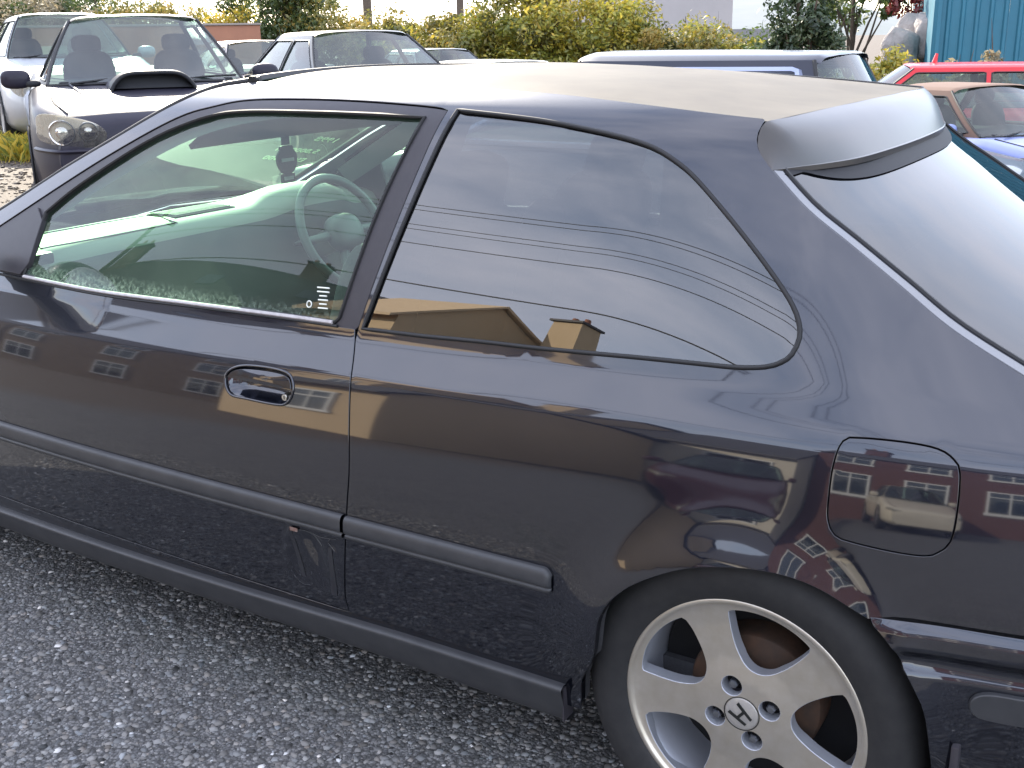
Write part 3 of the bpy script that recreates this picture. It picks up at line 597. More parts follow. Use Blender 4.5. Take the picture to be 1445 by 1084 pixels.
# ---- running gear
def make_wheel():
    w = bpy.data.objects.new('wheel', None); link(w, hat)
    def prof(r): return np.interp(r, [0, .06, .10, .16, .188, .196, .200, .2065, .2075], [-.007, -.006, -.002, -.002, -.005, -.008, -.012, -.012, -.009])
    def surf(a, b):
        r = np.hypot(a, b); h = .001; sl = (prof(r+h)-prof(np.maximum(r-h, 0)))/(2*h); rr = np.maximum(r, 1e-6)
        N = np.stack([sl*a/rr, -np.ones_like(a), sl*b/rr], -1); N /= np.linalg.norm(N, axis=-1, keepdims=True)
        return np.stack([a, prof(r), b], -1), N
    circ = lambda r, n, cx=0, cz=0: np.array([(cx+r*math.cos(k*2*math.pi/n), cz+r*math.sin(k*2*math.pi/n)) for k in range(n)])
    op = [(.184, 22), (.1875, 14), (.189, 5), (.1885, -5), (.187, -14), (.184, -21.5), (.177, -23), (.149, -23), (.116, -20.5), (.091, -13.5), (.0815, 0), (.090, 13.5), (.115, 21), (.147, 23.3), (.175, 23.4)]
    holes = []
    for k in range(5):
        holes.append(cr([(r*math.cos(R(77+72*k+d)), r*math.sin(R(77+72*k+d))) for r, d in op], .006, True))
    bolts = [(.05*math.cos(R(a)), .05*math.sin(R(a))) for a in (113, 23, -67, -157)]
    for bx_, bz_ in bolts: holes.append(circ(.0185, 24, bx_, bz_))
    V = panel('rim', circ(.1935, 90), surf, [M_alloy, M_silver], w, holes=holes, step=.009, flange=.026, rnd=.002)
    lathe('rim_lip', [(.1930, -.0068), (.1945, -.0072), (.1965, -.0085), (.1985, -.0112), (.2005, -.0122), (.2045, -.0125), (.2065, -.0115), (.2075, -.0085), (.2072, -.004)], M_alloy, w, 120, sharp=60)
    lathe('barrel', [(.2072, -.009), (.204, .0), (.196, .012), (.190, .03), (.186, .10), (.190, .17), (.205, .19)], M_silver, w, 64)
    lathe('tyre', [(.203, -.008), (.208, -.013), (.216, -.017), (.235, -.022), (.256, -.022), (.273, -.013), (.284, .002), (.290, .018), (.293, .04), (.2935, .09), (.293, .14), (.288, .17), (.27, .195), (.235, .20), (.205, .19)], M_tyre, w, 96)
    lathe('brake_drum', [(0, .045), (.085, .045), (.098, .05), (.112, .055), (.115, .06), (.115, .12)], M_rust, w, 48)
    lathe('backing_plate', [(.0, .11), (.185, .11)], M_dark, w, 32)
    for bx_, bz_ in bolts:
        b = lathe('wheel_bolt', [(0, -.004), (.006, -.0035), (.0082, .0), (.0085, .002), (.0085, .02)], M_bolt, w, 6, c=(bx_, .001, bz_), sharp=20)
        lathe('bolt_pocket', [(.0182, -.0035), (.0178, .001), (.0172, .02)], M_trim, b, 24, c=(bx_, 0, bz_))
        lathe('bolt_seat', [(0, .0205), (.0185, .0205)], M_dark, b, 20, c=(bx_, 0, bz_))
    lathe('centre_cap', [(0, -.0105), (.020, -.0098), (.0275, -.008), (.029, -.006), (.029, .01)], M_cap, w, 40)
    cp = [o for o in w.children if o.name.startswith('centre_cap')][0]
    tube('cap_groove', [(.0300*math.cos(a), -.0068, .0300*math.sin(a)) for a in np.linspace(0, 2*math.pi, 48, endpoint=False)], .0009, M_emb, cp, closed=True, n=5, up=(0,1,0))
    # the letter mark: two tapering uprights joined by a bar
    up = R(142); ux, uz = math.cos(up), math.sin(up); rx, rz = math.cos(up-math.pi/2), math.sin(up-math.pi/2)
    hp = [(-.0125, .0150), (-.0080, .0150), (-.0062, .0022), (.0062, .0022), (.0080, .0150), (.0125, .0150), (.0082, -.0150), (.0045, -.0150), (.0058, -.0020), (-.0058, -.0020), (-.0045, -.0150), (-.0082, -.0150)]
    pts = [(1.15*(a*rx+b*ux), 1.15*(a*rz+b*uz)) for a, b in hp]; n = len(pts)
    VV = [(x, -.0118, z) for x, z in pts]+[(x, -.008, z) for x, z in pts]
    FF = [(0,1,2,9,10,11), (2,3,8,9), (3,4,5,6,7,8)]+[(i, (i+1) % n, n+(i+1) % n, n+i) for i in range(n)]
    mesh('emblem', VV, FF, M_emb, cp, smooth=False)
    return w
w0 = make_wheel(); w0.location = (0, -.795, .293)
def cp_wheel(x, s):
    w = copy_tree(w0, hat); w.location = (x, s*.795, .293)
    if s > 0: w.rotation_euler = (0, 0, math.pi)
    return w
cp_wheel(0, 1); cp_wheel(-2.62, -1); cp_wheel(-2.62, 1)
for x0 in (0, -2.62):
    for s in (-1, 1):
        a = np.linspace(R(-8), R(188), 40); pr = np.array([.80, .70, .45])
        G = np.array([[(x0+.315*math.cos(k), s*y, .285+.300*math.sin(k)) for y in pr] for k in a]); grid('wheel_house', G, M_dark, hat)
        box('inner_wheel_wall', (x0, s*.46, .40), (.66, .02, .44), M_dark, hat)
box('underbody', (-1.35, 0, .225), (3.7, 1.30, .05), M_dark, hat, .01)
box('mud_flap', (.335, -.79, .29), (.012, .10, .16), M_trim, hat, .004)

# ---- cabin
ys = np.linspace(-.70, .70, 57); G = []
for y in ys:
    h = .050*np.exp(-((y-.36)/.17)**4); hx = .05*np.exp(-((y-.36)/.18)**4); e = .01*(abs(y)/.7)**3
    sec = [(-2.34, .845), (-2.20, .868), (-2.08, .885+.3*h), (-2.00, .888+.8*h), (-1.955+.2*hx, .885+h), (-1.915+.8*hx, .872+.9*h), (-1.895+hx, .845+.6*h), (-1.885+.7*hx, .80), (-1.875, .74), (-1.83, .66), (-1.80, .56), (-1.85, .40)]
    G.append([(x, y, z-e) for x, z in cr(sec, .02)[:]] if False else [(x, y, z-e) for x, z in sec])
dsh = grid('dashboard', np.array(G), [M_dash, mat('shade_toned_dash_face', (.075,.08,.08), .6)], hat)
dsh.data.polygons.foreach_set('material_index', [1 if (p.index % 11) >= 6 else 0 for p in dsh.data.polygons])  # rear face is the same grey dash; its shade is painted as darker colour
sl_ = lambda x: np.interp(x, [-2.34, -2.20, -2.08, -2.00, -1.955, -1.915], [.845, .868, .885, .888, .885, .872])
for k in range(9):
    x = -2.075+.012*k; box('demister_slat', (x, -.02, float(sl_(x))+.004), (.004, .22, .006), M_int, dsh)
box('demister_vent', (-2.026, -.02, .8875), (.12, .235, .004), M_dark, dsh)
lid = [(-2.13, -.60), (-1.955, -.60), (-1.935, -.57), (-1.935, -.20), (-1.955, -.17), (-2.13, -.17)]
lp = cr(lid, .02, True); tube('airbag_lid_seam', [(x, y, float(sl_(x))+.0005) for x, y in lp], .0022, M_intd, dsh, closed=True, n=5)
box('side_vent', (-1.905, -.645, .862), (.05, .07, .03), M_trim, dsh, .008)
# steering wheel
swt = Matrix.Rotation(R(-26), 4, 'Y'); swc = Vector((-1.765, .36, .785))
def swp(a, r, d=0.): return tuple(swc+swt.to_3x3() @ Vector((d, r*math.cos(a), r*math.sin(a))))
sw = tube('steering_wheel', [swp(a, .182) for a in np.linspace(0, 2*math.pi, 56, endpoint=False)], .0145, M_wheelgrey, hat, closed=True, n=10)
blob('horn_pad', swp(0, 0, -.0), (.035, .075, .06), M_wheelgrey, sw, .75, rot=swt)
for a in (R(0), R(180), R(245), R(295)):
    tube('wheel_spoke', [swp(a, .04, -.01), swp(a, .11, -.006), swp(a, .18)], [.018, .014, .011], M_wheelgrey, sw, n=8)
tube('steering_column', [swp(0, 0, -.02), swp(0, 0, -.22)], .04, M_int, hat, n=12)
blob('column_stalk', swp(R(175), .10, -.05), (.012, .08, .012), M_trim, hat, .8)
# seats
def seat(x, y, wid, hgt):
    rk = Matrix.Rotation(R(16), 4, 'Y'); s = blob('front_seat', (x-.30, y, .46), (.27, wid, .09), M_intd, hat, .5, 24, 16)
    blob('seat_back', (x+.02, y, .735), (.075, wid, hgt), M_intd, s, .5, 24, 18, rk)
    for q in (-1, 1): blob('side_bolster', (x-.03, y+q*(wid-.03), .72), (.075, .05, hgt*.85), M_intd, s, .6, 16, 14, rk)
    blob('headrest', (x+.115, y, 1.05), (.045, .125, .085), M_intd, s, .55, 20, 14, rk)
    for q in (-.05, .05): tube('headrest_post', [(x+.09, y+q, .95), (x+.11, y+q, 1.02)], .006, M_bolt, s, n=6)
seat(-.93, .36, .24, .30); seat(-.93, -.36, .24, .30)
rk2 = Matrix.Rotation(R(24), 4, 'Y')
rsb = blob('rear_seat', (-.28, 0, .42), (.24, .60, .09), M_intd, hat, .4, 24, 14)
blob('rear_backrest', (-.02, 0, .68), (.07, .60, .28), M_intd, rsb, .4, 28, 16, rk2)
box('parcel_shelf', (.20, 0, .875), (.34, 1.16, .02), M_intd, hat, .006)
box('cabin_floor', (-1.0, 0, .275), (2.2, 1.4, .04), M_intd, hat)
box('bulkhead', (-2.15, 0, .5), (.03, 1.4, .55), M_dark, hat)
vis = [[(x-.05*(1-(y/.62)**2), y, z) for y in np.linspace(-.47, .47, 21)] for x, z in ((-1.30, 1.245), (-1.36, 1.215), (-1.44, 1.172), (-1.50, 1.135), (-1.495, 1.125), (-1.42, 1.165), (-1.33, 1.215))]
grid('sun_visor', np.array(vis), M_head, hat, sharp=40)
# rear-view mirror with a hanging tag
rm = blob('interior_mirror', (-1.60, 0, 1.165), (.022, .115, .032), M_trim, hat, .6, rot=Matrix.Rotation(R(14), 4, 'Z'))
tube('mirror_stem', [(-1.63, 0, 1.18), (-1.60, 0, 1.22)], .008, M_trim, rm, n=8)

# ================================================================== ground
def sst(a): a = np.clip(a, 0, 1); return a*a*(3-2*a)
def gz(x, y):
    x = np.asarray(x, float); y = np.asarray(y, float)
    return np.clip(-.035*(y-3)-.04*(x+5), -.55, .12)*sst((y-1.3)/1.6)
def ground_material():
    m = bpy.data.materials.new('worn_tarmac_and_gravel'); m.use_nodes = True; t = m.node_tree; b = t.nodes['Principled BSDF']; N = t.nodes.new; K = t.links.new
    tcn = N('ShaderNodeTexCoord')
    def noise(s, d=6, r=.6):
        n = N('ShaderNodeTexNoise'); n.inputs['Scale'].default_value = s; n.inputs['Detail'].default_value = d; n.inputs['Roughness'].default_value = r; K(tcn.outputs['Object'], n.inputs['Vector']); return n
    def ramp(src, p0, c0, p1, c1):
        r = N('ShaderNodeValToRGB'); e = r.color_ramp.elements; e[0].position = p0; e[0].color = (*c0, 1); e[1].position = p1; e[1].color = (*c1, 1); K(src, r.inputs[0]); return r
    def mixc(f, a, c):
        mi = N('ShaderNodeMix'); mi.data_type = 'RGBA'; K(f, mi.inputs[0]); K(a, mi.inputs[6]); K(c, mi.inputs[7]); return mi.outputs[2]
    v = N('ShaderNodeTexVoronoi'); v.inputs['Scale'].default_value = 130; K(tcn.outputs['Object'], v.inputs['Vector'])
    v2 = N('ShaderNodeTexVoronoi'); v2.inputs['Scale'].default_value = 260; K(tcn.outputs['Object'], v2.inputs['Vector'])
    sx = N('ShaderNodeSeparateColor'); K(v.outputs['Color'], sx.inputs[0])
    stone = ramp(sx.outputs[0], .1, (.085,.085,.088), .95, (.24,.235,.23))
    gap = ramp(v.outputs['Distance'], .25, (1,1,1), .75, (0,0,0))
    base = ramp(noise(3.0).outputs['Fac'], .3, (.045,.044,.043), .7, (.075,.073,.07))
    tar = mixc(gap.outputs[0], base.outputs[0], stone.outputs[0])
    gravel = ramp(noise(45, 8, .8).outputs['Fac'], .3, (.055,.042,.030), .72, (.14,.108,.08))
    # loose brown gravel takes over beyond the tarmac bay
    sep = N('ShaderNodeSeparateXYZ'); K(tcn.outputs['Object'], sep.inputs[0])
    nn = noise(.7); ad = N('ShaderNodeMath'); ad.operation = 'MULTIPLY_ADD'; ad.inputs[1].default_value = -1; K(sep.outputs[0], ad.inputs[0])
    mm = N('ShaderNodeMath'); mm.operation = 'MULTIPLY'; mm.inputs[1].default_value = 3.0; K(nn.outputs['Fac'], mm.inputs[0]); K(mm.outputs[0], ad.inputs[2])
    fr = N('ShaderNodeMapRange'); fr.inputs[1].default_value = 6.2; fr.inputs[2].default_value = 7.6; K(ad.outputs[0], fr.inputs[0])
    K(mixc(fr.outputs[0], tar, gravel.outputs[0]), b.inputs['Base Color'])
    b.inputs['Roughness'].default_value = .85
    b1 = N('ShaderNodeBump'); b1.inputs['Strength'].default_value = .8; b1.inputs['Distance'].default_value = .004; b1.invert = True; K(v.outputs['Distance'], b1.inputs['Height'])
    b2 = N('ShaderNodeBump'); b2.inputs['Strength'].default_value = .6; b2.inputs['Distance'].default_value = .002; b2.invert = True; K(v2.outputs['Distance'], b2.inputs['Height']); K(b1.outputs[0], b2.inputs['Normal'])
    K(b2.outputs[0], b.inputs['Normal']); return m
gxs = np.concatenate([[-400, -150, -70, -40], np.arange(-30, 20, .8), [25, 40, 80, 200, 400]]); gys = np.concatenate([[-400, -150, -60, -30], np.arange(-22, 40, .8), [50, 80, 150, 400]])
GX, GY = np.meshgrid(gxs, gys, indexing='ij')
g = grid('ground', np.stack([GX, GY, gz(GX, GY)], 2), ground_material()); g['kind'] = 'structure'
# coarse chippings that stand out of the tarmac beside the car
def chippings(n, x0, x1, y0, y1, smin, smax, name, tint=(.33,.322,.31)):
    x = rng.uniform(x0, x1, n); y = rng.uniform(y0, y1, n); s = smin+(smax-smin)*rng.random(n)**2.5
    base = np.array([(1,0,0), (0,1,0), (-1,0,0), (0,-1,0), (.6,.6,.55), (-.6,.6,.6), (-.6,-.6,.5), (.6,-.6,.6), (0,0,.8)]); F0 = np.array([(0,4,7), (0,1,4), (1,5,4), (1,2,5), (2,6,5), (2,3,6), (3,7,6), (3,0,7), (4,5,8), (5,6,8), (6,7,8), (7,4,8)])
    V = base[None]*(.7+.6*rng.random((n, 9, 1)))*s[:, None, None]*np.stack([.8+.5*rng.random(n), .8+.5*rng.random(n), .45+.4*rng.random(n)], 1)[:, None, :]
    a = rng.random(n)*6.28; c, q = np.cos(a)[:, None], np.sin(a)[:, None]
    V = np.stack([V[..., 0]*c-V[..., 1]*q+x[:, None], V[..., 0]*q+V[..., 1]*c+y[:, None], V[..., 2]-.1*s[:, None]], 2)
    F = (F0[None]+9*np.arange(n)[:, None, None]).reshape(-1, 3)
    tone = np.clip(rng.normal(.5, .2, n), .05, 1); tone[rng.random(n) < .010] = 1.9
    m = bpy.data.materials.new(name); m.use_nodes = True; b = m.node_tree.nodes['Principled BSDF']; b.inputs['Roughness'].default_value = .7
    at = m.node_tree.nodes.new('ShaderNodeAttribute'); at.attribute_name = 'tone'; m.node_tree.links.new(at.outputs['Color'], b.inputs['Base Color'])
    me = bpy.data.meshes.new(name); me.vertices.add(n*9); me.vertices.foreach_set('co', V.reshape(-1))
    me.loops.add(len(F)*3); me.loops.foreach_set('vertex_index', F.reshape(-1)); me.polygons.add(len(F)); me.polygons.foreach_set('loop_start', np.arange(len(F))*3); me.polygons.foreach_set('loop_total', np.full(len(F), 3)); me.update(); me.validate()
    ca = me.color_attributes.new('tone', 'FLOAT_COLOR', 'POINT'); col = np.ones((n, 9, 4)); tt_ = tone[:, None]
    warm = 1+.035*rng.normal(size=(n, 1)); col[..., 0] = tint[0]*tt_*warm; col[..., 1] = tint[1]*tt_; col[..., 2] = tint[2]*tt_/warm
    ca.data.foreach_set('color', col.reshape(-1)); me.materials.append(m)
    return link(bpy.data.objects.new(name, me))
ch = chippings(42000, -2.7, .75, -2.0, -.45, .0022, .0092, 'stone_chippings'); ch['kind'] = 'stuff'; tag(ch, 'grey stone chippings of the worn tarmac beside the hatchback', 'gravel')
ch = chippings(9000, -17, -8, 3.2, 10.5, .01, .035, 'loose_gravel', (.17,.13,.095)); ch['kind'] = 'stuff'; tag(ch, 'sunlit loose gravel in front of the low block wall', 'gravel')
co = np.empty(len(ch.data.vertices)*3); ch.data.vertices.foreach_get('co', co); co = co.reshape(-1, 3); co[:, 2] += gz(co[:, 0], co[:, 1]); ch.data.vertices.foreach_set('co', co.reshape(-1)); ch.data.update()

# ================================================================== parked cars round about
NH = math.atan2(-.51, .86)            # heading shared by the parked row
def bg(px, D): 
    k = (px-722)/1655; p = CAM+D*_hf+k*D*_r; return p.x, p.y
def paint(name, c, rough=.25, metal=.0): return mat(name, c, max(rough, .4), metal, .5, .05, .25, noise=(4, tuple(min(1, v*1.25+.004) for v in c), .4))
M_cglass = glass('parked_car_glass', (.50,.62,.58), .05, (.5,.55,.5), 5)
M_cdark = mat('cabin_dark', (.02,.021,.024), .8)
M_lens = glass('headlamp_lens', (.9,.9,.86), .32, (.72,.67,.56), 20)
M_chrome = mat('chrome', (.7,.7,.7), .1, 1.0)
M_wrim = mat('plain_silver_rim', (.45,.46,.48), .35, .9)
def make_car(name, label, loc, rz, L=4.4, hw=.86, H=1.43, belt=.92, nose=.62, cowl=.90, boot=.98, tailz=.80, wsb=.95, wst=.25, rwt=-.85, rwb=-1.5, pm=None, wr=.31, scale=1., splits=(-.28,), frame=None, mirror=True, grille=True, cat='car', lamps=True, gm=None, rubm=None, rubr=.008):
    root = empty(name, (loc[0], loc[1], float(gz(*loc))), rz, label, cat); root.scale = (scale,)*3
    gm = gm or M_cglass; frame = frame or pm
    xs = np.concatenate([[L/2+.02], L/2-np.array([0, .02, .06, .12, .2, .3, .45, .6, .8]), np.linspace(L/2-1.0, -L/2+.8, 20), -L/2+np.array([.6, .45, .3, .2, .12, .06, .02, 0]), [-L/2-.015]])
    def plan(x): u = np.clip((abs(x)-(L/2-.75))/.75, 0, 1); return 1-.20*u**2.6
    def deck(x): return float(np.interp(x, [-L/2-.02, -L/2, -L/2+.05, rwb-.02, rwb+.12, wsb-.05, wsb+.05, L/2-.25, L/2-.06, L/2, L/2+.03], [tailz-.12, tailz-.03, tailz, boot, belt, belt, cowl, nose+.07, nose+.02, nose-.03, nose-.10]))
    KZ = [(0, 'b', 0), (.80, 'b', 0), (.94, 'b', .07), (.985, 'm', -.18), (1., 'm', 0), (.99, 'f', .45), (.972, 't', -.07), (.945, 't', -.028), (.90, 't', -.008), (.80, 't', .002), (.45, 't', .018), (0, 't', .025)]
    G = []
    for x in xs:
        w = hw*plan(x); zt = deck(x); e = .0 if abs(x) < L/2 else .04
        half = []
        for k, r, d in KZ:
            z = {'b': .19+e, 'm': min(.5, zt-.1), 'f': .5+(zt-.5)*.0, 't': zt}[r]
            if r == 'f': z = .5+max(zt-.5, .02)*d
            else: z = z+d
            half.append((k*w, z))
        G.append([(x, -y, z) for y, z in half]+[(x, y, z) for y, z in half[::-1][1:-1]])
    G = np.array(G); a, b = G.shape[:2]; f = []; mi = []
    for i in range(a-1):
        for j in range(b):
            f.append((i*b+j, i*b+(j+1) % b, (i+1)*b+(j+1) % b, (i+1)*b+j)); xc = (xs[i]+xs[i+1])/2
            mi.append(1 if (rwb+.05 < xc < wsb-.02 and 9 <= j <= 12) else (1 if j in (0, b-1) else 0))
    f += [tuple(range(b))[::-1], tuple((a-1)*b+j for j in range(b))]; mi += [0, 0]
    body = mesh('body', G.reshape(-1, 3), f, [pm, M_cdark], root, True, None, 50); body.data.polygons.foreach_set('material_index', mi)
    # greenhouse
    xc = (wsb+rwb)/2; wb = .885*hw; tum = math.tan(R(25)); zt = H-.045
    def gs(s, off=0.):
        def fn(x, z):
            def yy(x, z): return wb-(z-belt)*tum*(1+.25*(z-belt)/(zt-belt))-.035*(x-xc)**2+off
            y = yy(x, z); h = .004; dx = (yy(x+h, z)-y)/h; dz = (yy(x, z+h)-y)/h
            N = np.stack([-s*dx*s, np.full_like(x, s), -dz], -1); N[..., 0] = -dx; N /= np.linalg.norm(N, axis=-1, keepdims=True)
            return np.stack([x, s*y, z], -1), N
        return fn
    def edge_x(front, z):
        u = np.clip((z-belt)/(zt-belt), 0, 1)
        return (wsb+(wst-wsb)*u**.92) if front else (rwb+(rwt-rwb)*u**.92)
    zs = np.linspace(belt-.01, zt, 12)
    out = np.vstack([[(edge_x(True, z), z) for z in zs], lin([(wst-.05, zt), (rwt+.05, zt)], .06), [(edge_x(False, z), z) for z in zs[::-1]], lin([(rwb+.05, belt-.01), (wsb-.05, belt-.01)], .08)])
    ed = [edge_x(True, belt)-.12]+list(splits)+[None]
    wins = []
    bnd = [None]+list(splits)+[None]
    for i in range(len(bnd)-1):
        z0, z1 = belt+.03, zt-.055
        def fx(z): return edge_x(True, z)-.085 if bnd[i] is None else bnd[i]-.03+(z-belt)*-.05
        def rx(z): return edge_x(False, z)+.085 if bnd[i+1] is None else bnd[i+1]+.03+(z-belt)*-.05
        zz = np.linspace(z0, z1, 7); wv = np.vstack([[(fx(z), z) for z in zz], lin([(fx(z1)-.03, z1+.006), (rx(z1)+.03, z1+.006)], .07), [(rx(z), z) for z in zz[::-1]], lin([(rx(z0)+.03, z0-.004), (fx(z0)-.03, z0-.004)], .07)])
        wins.append(wv)
    for s in (-1, 1):
        cs = panel('cabin_side', out, gs(s), frame, root, holes=wins, step=.08, flange=.02)
        for wv in wins:
            panel('side_window', wv, gs(s, -.008), gm, cs, step=.1, flange=0)
            P2, _ = gs(s, -.001)(*wv.T); tube('window_rubber', P2, rubr, rubm or M_rub, cs, closed=True, n=5)
    def yt(x, z): return wb-(z-belt)*tum*(1+.25*(z-belt)/(zt-belt))-.035*(x-xc)**2
    s = np.linspace(-1, 1, 21); G = []
    for x in np.concatenate([[wst+.035], np.linspace(wst, rwt, 14), [rwt-.035]]):
        y = yt(min(max(x, rwt), wst), zt); drop = .012 if (x > wst or x < rwt) else 0
        prof = np.interp(np.abs(s), [0, .5, .8, .93, .985, 1], [.048, .042, .030, .018, .006, -.006])
        bend = -.02*((x-xc)/1.2)**2; G.append([(x+.05*(1-k*k)*(1 if x > xc else -.6), k*y*1.005, zt+p+bend*(1-k*k)-drop) for k, p in zip(s, prof)])
    grid('roof', np.array(G), pm, root, flip=True)
    for front in (True, False):
        G = []
        for u in np.linspace(0, 1, 12):
            z = belt+(zt-.004-belt)*u; x = edge_x(front, z); y = yt(x, z)-.006; bl = (.20*(1-u)+.06*u)*(1 if front else -.8)
            G.append([(x+bl*(1-k*k), k*y, z+.012*(1-k*k)+.028*u*(1-k*k)) for k in np.linspace(-1, 1, 17)])
        w = grid('windscreen' if front else 'rear_window', np.array(G), gm, root, flip=not front)
        for k in (0, 16): tube('screen_rubber', [r_[k] for r_ in G], .012, M_rub, w, n=6)
        tube('screen_rubber', [(x, y, z-.004) for x, y, z in G[0]], .014, M_rub, w, n=6)
        if front:
            for q in (-.55, .15): tube('wiper', [(wsb+.17-.2*(abs(q))*.3, q, belt+.012), (wsb+.10, q+.25, belt+.035), (wsb+.06, q+.5, belt+.04)], .008, M_rub, w, n=5)
    # cabin
    for q in (-.36, .36):
        st_ = blob('seat', (xc+.02, q*hw/.86, belt+.02), (.06, .21, .22), M_cdark, root, .6, 16, 12, Matrix.Rotation(R(-14), 4, 'Y'))
        blob('headrest', (xc-.06, q*hw/.86, belt+.285), (.04, .12, .075), M_cdark, st_, .6, 14, 10)
    box('dash_top', (wsb-.10, 0, belt+.0), (.30, hw*1.45, .05), M_cdark, root, .02)
    # wheels and arches
    for x in (L*.305, -L*.29):
        for s in (-1, 1):
            y = s*(hw-.01); wp = lathe('wheel', [(.12, -.005), (.19, .0), (.20, -.012), (.215, -.014), (.27, -.018), (.295, -.008), (.308, .02), (.31, .1), (.30, .18)], M_tyre, root, 36)
            wp.location = (x, y, wr); wp.rotation_euler = (0, 0, 0 if s < 0 else math.pi)
            rm_ = lathe('rim', [(0, -.006), (.06, -.010), (.10, .0), (.17, -.004), (.198, -.012), (.203, -.010), (.2, .0)], M_wrim, wp, 30)
            al = tube('arch_lip', [(x+.345*math.cos(k), s*(hw*plan(x)+.002), wr+.005+.345*math.sin(k)) for k in np.linspace(R(-12), R(192), 30)], .018, M_cdark, root, n=6, up=(0, 1, 0), ry=.6)
    for s in (-1, 1):
        tube('bonnet_gap', [(x, s*.80*hw*plan(x), deck(x)+.0035) for x in np.linspace(wsb+.12, L/2-.14, 16)], .006, M_cdark, root, n=5)
        for x in [wsb-.10]+[q-.02 for q in splits]+[rwb+.40]:
            zt2 = deck(x); w2 = hw*plan(x); tube('door_gap', [(x, s*k*w2, z) for k, z in ((.986, .33), (1.0005, .5), (.9905, .5+.45*(zt2-.5)), (.9725, zt2-.07), (.945, zt2-.028))], .005, M_cdark, root, n=5)
    # mirrors
    if mirror:
        for s in (-1, 1):
            mh = blob('door_mirror', (wsb-.22, s*(hw+.055), belt+.045), (.055, .105, .07), pm, root, .7, 18, 12)
            blob('mirror_arm', (wsb-.20, s*(hw-.06), belt+.01), (.04, .06, .025), M_cdark, mh, .8, 10, 8)
            blob('mirror_face', (wsb-.27, s*(hw+.058), belt+.045), (.008, .088, .055), M_chrome, mh, .7, 14, 8)
    def fx_(y, z, off=0.):
        k = np.abs(y)/hw/.985; u = np.clip((1-np.clip(k, 0, .9995))/.20, 0, 1)**(1/2.6); x = L/2-.75+.75*u
        return x+off
    def fs(off):
        def fn(y, z):
            h = .004; x = fx_(y, z, off); dy = (fx_(y+h, z)-fx_(y-h, z))/(2*h)
            N = np.stack([np.ones_like(y), -dy, np.zeros_like(y)], -1); N /= np.linalg.norm(N, axis=-1, keepdims=True); return np.stack([x, y, z], -1), N
        return fn
    root_fs = fs
    if lamps is True:
        for s in (-1, 1):
            o = cr([(s*.50, nose-.03), (s*.66, nose-.01), (s*.77, nose+.02), (s*.79, nose-.05), (s*.72, nose-.13), (s*.56, nose-.13)], .03, True)
            hl = panel('headlight', o, fs(.012), M_lens, root, step=.04, flange=0); panel('reflector', o, fs(.004), M_wrim, hl, step=.04, flange=0)
    if grille: panel('grille', lin([(-.36, nose-.03), (.36, nose-.03), (.30, nose-.13), (-.30, nose-.13)], .05, True), fs(.008), M_cdark, root, step=.06, flange=.01)
    panel('lower_intake', lin([(-.55, .40), (.55, .40), (.48, .27), (-.48, .27)], .05, True), fs(.010), M_cdark, root, step=.08, flange=.01)
    tube('bumper_crease', [(float(fx_(np.array(y), 0))+.008, y, .47) for y in np.linspace(-.8*hw, .8*hw, 30)], .008, pm, root, n=6)
    return root, fs
# the saloon with the bonnet scoop
P_sub = mat('dark_violet_blue_paint', (.020,.019,.032), .48, 0, .16, .10, .22, noise=(4, (.03,.027,.036), .5))
sx_, sy_ = bg(211, 9.5); c_ = (sx_-.804*1.0, sy_+.595*1.0)
sub, fs = make_car('scooped_saloon', 'dark blue-grey saloon with a bonnet scoop and cloudy headlights, nose out', c_, R(-36.5), L=4.41, hw=.87, H=1.44, belt=.93, nose=.74, cowl=.92, boot=1.0, tailz=.92, wsb=.93, wst=.22, rwt=-.95, rwb=-1.5, pm=P_sub, scale=1.08, lamps=False, grille=False)
for s in (-1, 1):
    o = cr([(s*.395, .665), (s*.42, .60), (s*.50, .575), (s*.62, .59), (s*.80, .615), (s*.815, .70), (s*.80, .775), (s*.72, .79), (s*.58, .765), (s*.46, .725)], .02, True)
    hl = panel('headlight', o, fs(.020), M_lens, sub, step=.03, flange=.012); panel('reflector', offset(o, .002), fs(.004), mat('dull_reflector', (.50,.47,.41), .55, 0, noise=(14, (.36,.34,.30), .6)), hl, step=.03, flange=0)
    for q, r_ in ((.505, .058), (.665, .075)):
        pt = fs(.010)(np.array([s*q]), np.array([.672]))[0][0]; pr = Matrix.Rotation(R(90), 4, 'Z')
        a = np.linspace(0, 6.2832, 26, endpoint=False); tube('lamp_bezel', [fs(.015)(np.array([s*q+r_*math.cos(k)]), np.array([.675+r_*math.sin(k)]))[0][0] for k in a], .007, M_chrome, hl, closed=True, n=6, up=(1,0,0))
        blob('lamp_bulb', (pt[0]-.004, pt[1], .675), (.012, r_*.55, r_*.55), M_chrome, hl, 1., 14, 10)
    tube('bumper_lip', [fs(.018)(np.array([s*y]), np.array([0.]))[0][0]+np.array([0, 0, .555+.02*max(0, (.45-y))]) for y in np.linspace(.25, .83, 18)], .022, P_sub, sub, n=8, ry=.7)
    o = cr([(s*.50, .37), (s*.62, .38), (s*.66, .33), (s*.60, .28), (s*.50, .29)], .03, True); panel('fog_lamp_cover', o, fs(.016), mat('magenta_cover', (.42,.03,.10), .5), sub, step=.04, flange=.01)
    tube('bonnet_crease', [(x, s*y, z) for x, y, z in zip(np.linspace(.98, 2.06, 14), np.linspace(.56, .40, 14), np.interp(np.linspace(.98, 2.06, 14), [.98, 1.95, 2.2], [.935, .815, .75])+.004)], .012, P_sub, sub, n=6, ry=.5)
